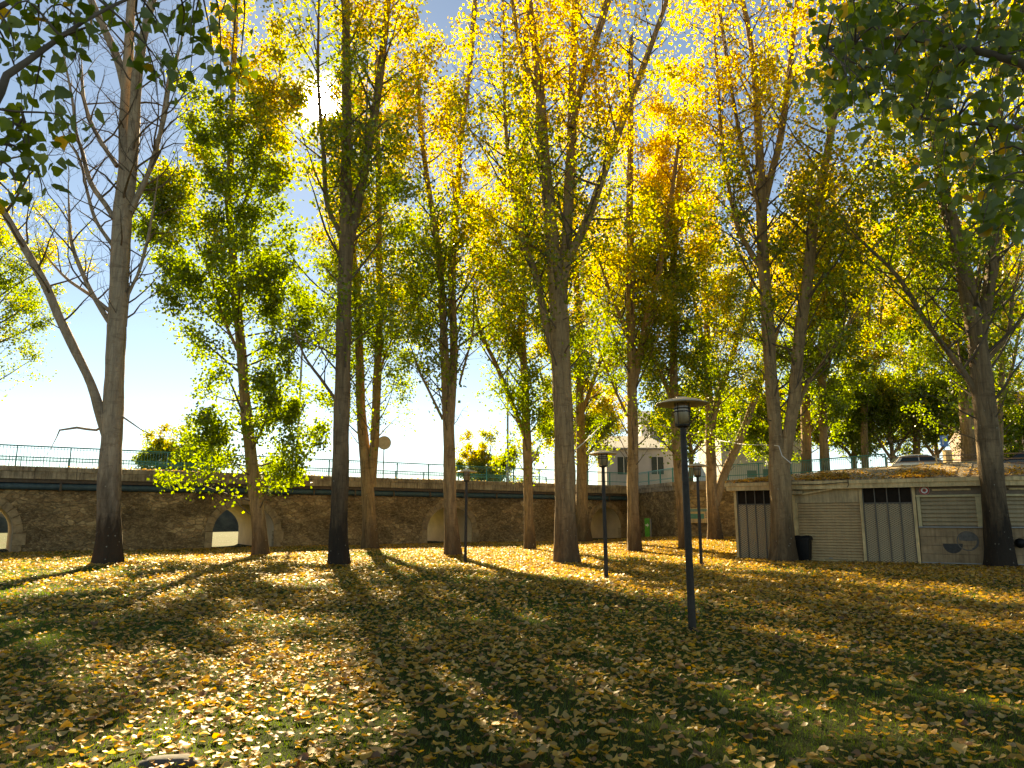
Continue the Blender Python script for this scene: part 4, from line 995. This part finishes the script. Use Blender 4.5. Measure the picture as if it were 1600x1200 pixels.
# ------------------------------------------------------------------ overhanging trees beside the camera
def outline_leaves(name, C, size, colr, mt, parent, droop=.9, rot=None, flat=False, curl=.25):
    """broad heart shaped leaves: eight outline points and one on the midrib, folded and curled"""
    OX = np.array([0, -.26, -.52, -.44, -.17, 0, .17, .44, .52, .26]); OY = np.array([0, -.05, .16, .46, .80, 1.06, .80, .46, .16, -.05])
    px_ = np.append(OX, 0.0); py_ = np.append(OY, .42); m = len(C)
    if flat:
        th = rng.random(m)*2*np.pi; tl = rng.normal(size=(m, 2))*.22
        nn = unit(np.stack([tl[:, 0], tl[:, 1], np.ones(m)], 1) * np.where(rng.random(m) < .5, 1, 1)[:, None])
        d = np.stack([np.cos(th), np.sin(th), np.zeros(m)], 1); d = unit(d - nn*(d*nn).sum(1, keepdims=True)); b = np.cross(d, nn)
    else: d, nn, b = leaf_dirs(m, droop)
    fold = rng.uniform(.05, curl, (m, 1)); cy = rng.uniform(-curl, curl*1.4, (m, 1)); tw = rng.uniform(-curl, curl, (m, 1))
    zz = fold*np.abs(px_)[None]*1.2 + cy*(py_[None]-.45)**2*1.4 + tw*px_[None]*(py_[None]-.4) + rng.normal(size=(m, 11))*.022
    s = size[:, None, None]
    V = C[:, None] + s*(px_[None, :, None]*b[:, None] + py_[None, :, None]*d[:, None] + zz[:, :, None]*nn[:, None])
    if flat:
        low = V[:, :, 2].min(1); gzv = ground_z(C[:, 0], C[:, 1]); V[:, :, 2] += (gzv + rng.uniform(.004, .045, m) - low)[:, None]
    tri = np.array([[10, k, (k+1) % 10] for k in range(10)]).ravel()
    L = (np.arange(m)[:, None]*11 + tri[None]).ravel(); st = np.arange(m*10)*3
    return np_mesh(name, V.reshape(-1, 3), L, st, mt, parent, smooth=True, col=np.repeat(colr, 11, 0))
def overhang(label, base, H, limbs, groups, nl, gold):
    root = empty('overhanging_poplar', base); tag(root, label, 'tree', 'trees overhanging the camera'); B = np.array(base)
    tp_ = np.array([[0,0,-.1,.24],[.05,.05,1.2,.20],[0,.1,3.,.18],[.1,.0,H*.6,.13],[0,.1,H,.03]]); c4 = catmull(tp_, .3)
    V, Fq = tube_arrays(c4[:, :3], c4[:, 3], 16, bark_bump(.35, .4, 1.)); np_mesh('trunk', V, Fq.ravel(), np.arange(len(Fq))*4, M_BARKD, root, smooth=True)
    ends = []; TW = []
    for pts in limbs:
        P = np.array([[*(np.array(tuple(at(*q[:3])))-B), q[3]] for q in pts]); z = P[0, 2] - .9
        P = np.vstack([[0, .03, max(1.5, z), .07], P]); c5 = catmull(P, .15); V, Fq = tube_arrays(c5[:, :3], c5[:, 3], 9); TW.append([[V], [Fq], len(V)]); ends.append(c5[:, :3])
    E = np.vstack(ends); EL = np.repeat(np.arange(len(ends)), [len(q) for q in ends]); C = []
    for (x, y, d, spread) in groups:
        p = np.array(tuple(at(x, y, d))) - B; ei = np.argmin(np.linalg.norm(E - p, axis=1) + np.maximum(0, p[2]-E[:, 2])*.6); e = E[ei]; tw = TW[EL[ei]]
        mid = (e+p)/2 + np.array([0, 0, .10]) + rng.normal(size=3)*.05; P = catmull(np.array([e, mid, p, p + (p-mid)*.25 - [0, 0, .12]]), .06)
        V, Fq = tube_arrays(P, np.linspace(.009, .0025, len(P)), 5); tw[0].append(V); tw[1].append(Fq+tw[2]); tw[2] += len(V)
        k = max(4, int(nl * rng.uniform(.6, 1.4))); C.append(p + rng.normal(size=(k, 3))*spread)
        tail = P[len(P)//2:]; C.append(tail[rng.integers(0, len(tail), max(2, k//3))] + rng.normal(size=(max(2, k//3), 3))*.07)
    for tw in TW:
        V = np.vstack(tw[0]); Fq = np.vstack(tw[1]); np_mesh('limb', V, Fq.ravel(), np.arange(len(Fq))*4, M_TWIG, root, smooth=True)
    C = np.vstack(C); m = len(C)
    colr = np.array([.065, .10, .008]) + rng.random((m, 1))*np.array([.06, .065, .004])
    yl = rng.random(m) < gold; colr[yl] = np.array([.45, .26, .02])*rng.uniform(.7, 1.1, (yl.sum(), 1))
    outline_leaves('crown', C, rng.uniform(.05, .10, m), colr, M_NEAR, root, 1.0, curl=.22)
G1 = [(40,8,4.4,.13),(70,20,4.2,.14),(110,22,4.4,.12),(20,60,4.2,.15),(60,45,4.6,.14),(140,48,4.0,.12),(120,60,4.3,.10),(30,125,4.6,.12),(55,140,4.4,.13),(20,185,4.2,.15),(45,215,4.3,.14),(20,265,4.1,.14),(45,260,4.3,.12),(15,300,4.2,.10),(60,270,4.4,.10),
      (95,180,3.9,.10),(250,100,4.6,.10),(280,55,5.2,.18),(300,30,5.0,.16),(270,20,5.0,.15),(345,25,5.4,.16),(330,60,5.2,.12),(300,85,5.6,.18),(210,55,5.0,.09),(240,105,5.0,.08),(360,110,5.8,.10),(375,100,5.8,.08),(285,130,5.6,.10),(5,30,4.0,.15),(85,5,4.4,.14),(10,230,4.4,.14),(240,5,5.0,.15),(180,5,4.6,.12),(345,118,5.6,.07)]
overhang('tree with large heart shaped green leaves hanging into the sky beside the bare poplar', (-5.6, 2.4, 0), 9.0, [[(-120, 190, 3.8, .035), (10,118,4.0,.022),(95,58,4.2,.015),(170,12,4.4,.011),(300,-40,4.9,.008),(420,-60,5.4,.005)], [(-150, 60, 4.0, .03), (-20, 20, 4.2, .02), (60,-15,4.4,.012),(200,-30,4.8,.008)], [(-160, 330, 3.8, .03), (-60, 250, 4.0, .018), (0,225,4.2,.010),(40,200,4.3,.006)]], G1, 10, .04)
G2 = []
for _ in range(112):
    x = 1275 + 345*rng.random()**.75; lim = 60 + (x-1275)*.95 + 40*math.sin(x*.05); y = -30 + (min(lim, 365)+30) * rng.random()**1.15
    G2.append((x, y, rng.uniform(4.6, 7.2), .15))
G2 += [(1320,105,4.6,.13),(1345,125,4.6,.13),(1330,140,4.4,.10),(1365,120,4.7,.12),(1540,330,4.6,.14),(1570,345,4.4,.12),(1440,190,5,.15),(1475,240,4.8,.15),(1520,260,4.8,.16),(1590,330,4.4,.10)]
overhang('tree with dense dark heart shaped leaves hanging over the kiosk side', (6.6, 3.0, 0), 11.0, [[(1720,150,4.8,.05),(1600,100,5.0,.035),(1480,70,5.2,.022),(1380,60,5.2,.012),(1290,80,5.0,.006)], [(1740,330,4.6,.04),(1620,210,4.8,.02),(1540,195,5.0,.014),(1440,185,5.2,.007)], [(1700,-40,5.6,.05),(1560,-30,6.0,.03),(1420,-10,6.2,.015),(1330,0,6.2,.008)]], G2, 14, .05)

# ------------------------------------------------------------------ fallen leaves and grass
kc, ks = math.cos(KRZ), math.sin(KRZ)
def allowed(x, y, m_=.15):
    u_ = (x-O.x)*ud.x + (y-O.y)*ud.y; v_ = (x-O.x)*vd.x + (y-O.y)*vd.y; ok = v_ < VW - m_
    for a, b in zip(edge[:-1], edge[1:]):
        cr_ = (b.x-a.x)*(y-a.y) - (b.y-a.y)*(x-a.x); inx = (x > min(a.x, b.x)-.01) & (x <= max(a.x, b.x)); ok &= ~(inx & (cr_ > -m_))
    lx = (x-KL.x)*kc + (y-KL.y)*ks; ly = -(x-KL.x)*ks + (y-KL.y)*kc
    return ok & ~((lx > -.3) & (lx < KW+4.6) & (ly > -.06 + np.maximum(0, lx-KW)*.45) & (ly < 7)) & (x < 40)
def patch(x, y):        # where leaves lie thick
    return .5 + .26*np.sin(x*.55+y*.21+1)+.20*np.sin(y*.8-x*.3)+.16*np.sin(x*1.7+2)*np.sin(y*1.3) + .10*np.sin(x*3.1+y*2.3)
def spread(n, y0, y1, keep=None):
    y = np.sqrt(rng.random(n)*(y1*y1-y0*y0)+y0*y0); x = (rng.random(n)*2-1)*(y*.80+.8); ok = allowed(x, y)
    if keep is not None: ok &= rng.random(n) < keep(x, y)
    return x[ok], y[ok]
def litter_colour(m):
    base = np.array([[.52,.295,.045],[.52,.34,.10],[.40,.215,.06],[.24,.12,.045],[.54,.275,.02],[.46,.31,.14]]); k = rng.choice(6, m, p=[.28,.22,.16,.12,.10,.12])
    return 1.3*base[k]*rng.uniform(.7, 1.15, (m, 1))
dens = lambda x, y: np.clip(.22 + .75*patch(x, y) + .02*np.clip(x, -8, 12), .15, 1)
x, y = spread(41000, 3.0, 14.0, dens); m_ = len(x)
lit = outline_leaves('fallen_leaves', np.stack([x, y, ground_z(x, y)], 1), rng.choice([.034, .05, .064, .078, .095], m_, p=[.2, .3, .28, .16, .06])*rng.uniform(.82, 1.15, m_), litter_colour(m_), M_LITTER, None, flat=True, curl=.55)
tag(lit, 'curled yellow and tan poplar leaves lying on the near grass', 'fallen leaves', kind='stuff')
def flat_quads(name, x, y, z, size, colr, mt, parent=None, tilt=.30):
    m = len(x); th = rng.random(m)*2*np.pi; nn = unit(np.stack([rng.normal(size=m)*tilt, rng.normal(size=m)*tilt, np.ones(m)], 1))
    d = np.stack([np.cos(th), np.sin(th), np.zeros(m)], 1); d = unit(d - nn*(d*nn).sum(1, keepdims=True)); b = np.cross(d, nn); s = size[:, None]
    C = np.stack([x, y, z], 1); u1 = rng.uniform(-.05, .3, (m, 1)); u2 = rng.uniform(-.05, .3, (m, 1))
    V = np.stack([C, C+d*s*.42-b*s*.5+nn*s*u1, C+d*s, C+d*s*.42+b*s*.5+nn*s*u2], 1)
    return np_mesh(name, V.reshape(-1, 3), np.arange(4*m), np.arange(m)*4, mt, parent, col=np.repeat(colr, 4, 0))
x, y = spread(400000, 14.0, 56.0, dens); m_ = len(x)
for bx, by, br, ok in BASES:                # drifts against the trunks
    if ok and -25 < bx < 25:
        kk = 420; ra_ = br*.95 + np.abs(rng.normal(size=kk))*.42; tt = rng.random(kk)*2*np.pi; x = np.append(x, bx+ra_*np.cos(tt)); y = np.append(y, by+ra_*np.sin(tt))
okk = allowed(x, y); x, y = x[okk], y[okk]; m_ = len(x)
far = flat_quads('fallen_leaves', x, y, ground_z(x, y)+rng.uniform(.02, .08, m_), rng.uniform(.07, .115, m_), litter_colour(m_), M_LITTER)
tag(far, 'carpet of yellow and tan fallen leaves across the lawn under the trees', 'fallen leaves', kind='stuff')
def blades(x, y, h, wd, colr, name):
    m = len(x); th = rng.random(m)*2*np.pi; z = ground_z(x, y)-.005; ln = rng.normal(size=(m, 2))*.45
    dx, dy = np.cos(th)*wd, np.sin(th)*wd
    V = np.stack([np.stack([x-dx, y-dy, z], 1), np.stack([x+dx, y+dy, z], 1), np.stack([x+ln[:, 0]*h, y+ln[:, 1]*h, z+h], 1)], 1)
    return np_mesh(name, V.reshape(-1, 3), np.arange(3*m), np.arange(m)*3, M_GRASS, None, col=np.repeat(colr, 3, 0))
def gcol(m): return (np.array([.060, .115, .006]) + rng.random((m, 1))*np.array([.085, .095, .004]))*rng.uniform(.7, 1.2, (m, 1))
thin = lambda x, y: np.clip(1.15 - .5*patch(x, y), .25, 1)
x, y = spread(230000, 3.0, 13.0, thin)
x2, y2 = spread(260000, 13.0, 50.0, thin); xx, yy = np.concatenate([x, x2]), np.concatenate([y, y2])
hh = np.concatenate([rng.uniform(.018, .05, len(x)), rng.uniform(.04, .085, len(x2))]); ww = np.concatenate([rng.uniform(.0025, .005, len(x)), rng.uniform(.008, .016, len(x2))])
gs = blades(xx, yy, hh, ww, gcol(len(xx)), 'grass'); tag(gs, 'short green grass between the fallen leaves', 'grass', kind='stuff')
# leaves caught on the kiosk roof and along the bridge coping
RX = []
for t, k in ((ROOFTRI[0], 4200), (ROOFTRI[1], 1500), (ROOFTRI[2], 700), (ROOFTRI[7], 500)):
    a, b, c_ = [np.array(q) for q in t]; r1_, r2_ = np.sqrt(rng.random((2*k, 1))), rng.random((2*k, 1)); P = (1-r1_)*a + r1_*(1-r2_)*b + r1_*r2_*c_
    kp_ = rng.random(2*k) < np.clip(1.25 - (P[:, 2]-ev[0][2])*2.6, .05, 1)*np.clip(.5+.6*np.sin(P[:, 0]*2.1)+.3*np.sin(P[:, 0]*5+P[:, 1]*3), .15, 1); RX.append(P[kp_])
RX = np.vstack(RX); m_ = len(RX)
wx = KL.x + RX[:, 0]*kc - RX[:, 1]*ks; wy = KL.y + RX[:, 0]*ks + RX[:, 1]*kc
rl = flat_quads('fallen_leaves', wx, wy, RX[:, 2]+KZ+.02+rng.random(m_)*.05, rng.uniform(.07, .12, m_), litter_colour(m_), M_LITTER); tag(rl, 'drift of golden fallen leaves lying on the kiosk roof', 'fallen leaves', kind='stuff')
uu = rng.uniform(1, UEND-1, 2600); vv = rng.uniform(0.02, .5, 2600); kp_ = rng.random(2600) < .5+.5*np.sin(uu*.7); uu, vv = uu[kp_], vv[kp_]
cl = flat_quads('fallen_leaves', O.x+ud.x*uu+vd.x*vv, O.y+ud.y*uu+vd.y*vv, np.full(len(uu), ZD+.01)+rng.random(len(uu))*.05, rng.uniform(.07, .12, len(uu)), litter_colour(len(uu)), M_LITTER); tag(cl, 'thin line of dry fallen leaves along the bridge coping', 'fallen leaves', kind='stuff')

# far bank beyond the bridge, seen through the arch
uu = rng.uniform(-30, 120, 16000); vv = rng.uniform(62, 70, 16000)
fb = MB(); base_ = [(-60, 58), (140, 58)]
pts = [(u_, 60 + 3*math.sin(u_*.13), 0) for u_ in np.linspace(-120, 160, 60)]
hv = []; hf = []
for k_, (u_, v_, _) in enumerate(pts):
    h_ = 4.5 + 1.2*math.sin(u_*.21) + .8*math.sin(u_*.57)
    for (dv, z) in ((0, -.2), (3, h_*.55), (9, h_), (30, h_*.8), (60, -.2)):
        q = b2w(u_, v_+dv, 0); hv.append((q.x, q.y, z))
for k_ in range(len(pts)-1):
    for s_ in range(4): a = k_*5+s_; hf.append((a, a+5, a+6, a+1))
hb = MB().add(hv, hf).build('far_bank', plain('bank_scrub', (.075, .065, .035), .95, var=.6, scale=.8, bmp=.6), None, smooth=True); tag(hb, kind='structure')

# a grey kerb stone half sunk in the grass at the very front
p = onz(262, 1203); gz = float(ground_z(p.x, p.y)); st = MB(); nu, nv_ = 20, 9
for i_ in range(nv_):
    ph = (i_/(nv_-1)) * math.pi/2
    for k_ in range(nu):
        th = 2*math.pi*k_/nu; ex = lambda q: math.copysign(abs(q)**.65, q); n_ = 1 + .06*math.sin(3*th+i_) + .04*math.sin(5*th-2*i_)
        st.v.append((.20*n_*ex(math.cos(th))*math.cos(ph)**.5, .085*n_*ex(math.sin(th))*math.cos(ph)**.5, -.03 + .085*math.sin(ph)))
for i_ in range(nv_-1):
    for k_ in range(nu): st.f.append((i_*nu+k_, i_*nu+(k_+1) % nu, (i_+1)*nu+(k_+1) % nu, (i_+1)*nu+k_))
st.f.append(tuple((nv_-1)*nu+k_ for k_ in range(nu)))
o = st.build('stone', plain('grey_stone', (.10, .09, .078), .9, var=.4, scale=18, bmp=.5), None, smooth=True); o.location = (p.x, p.y, gz); o.rotation_euler = (0, 0, R_(12))
tag(o, 'smooth grey stone half buried among the leaves at the bottom edge', 'stone')
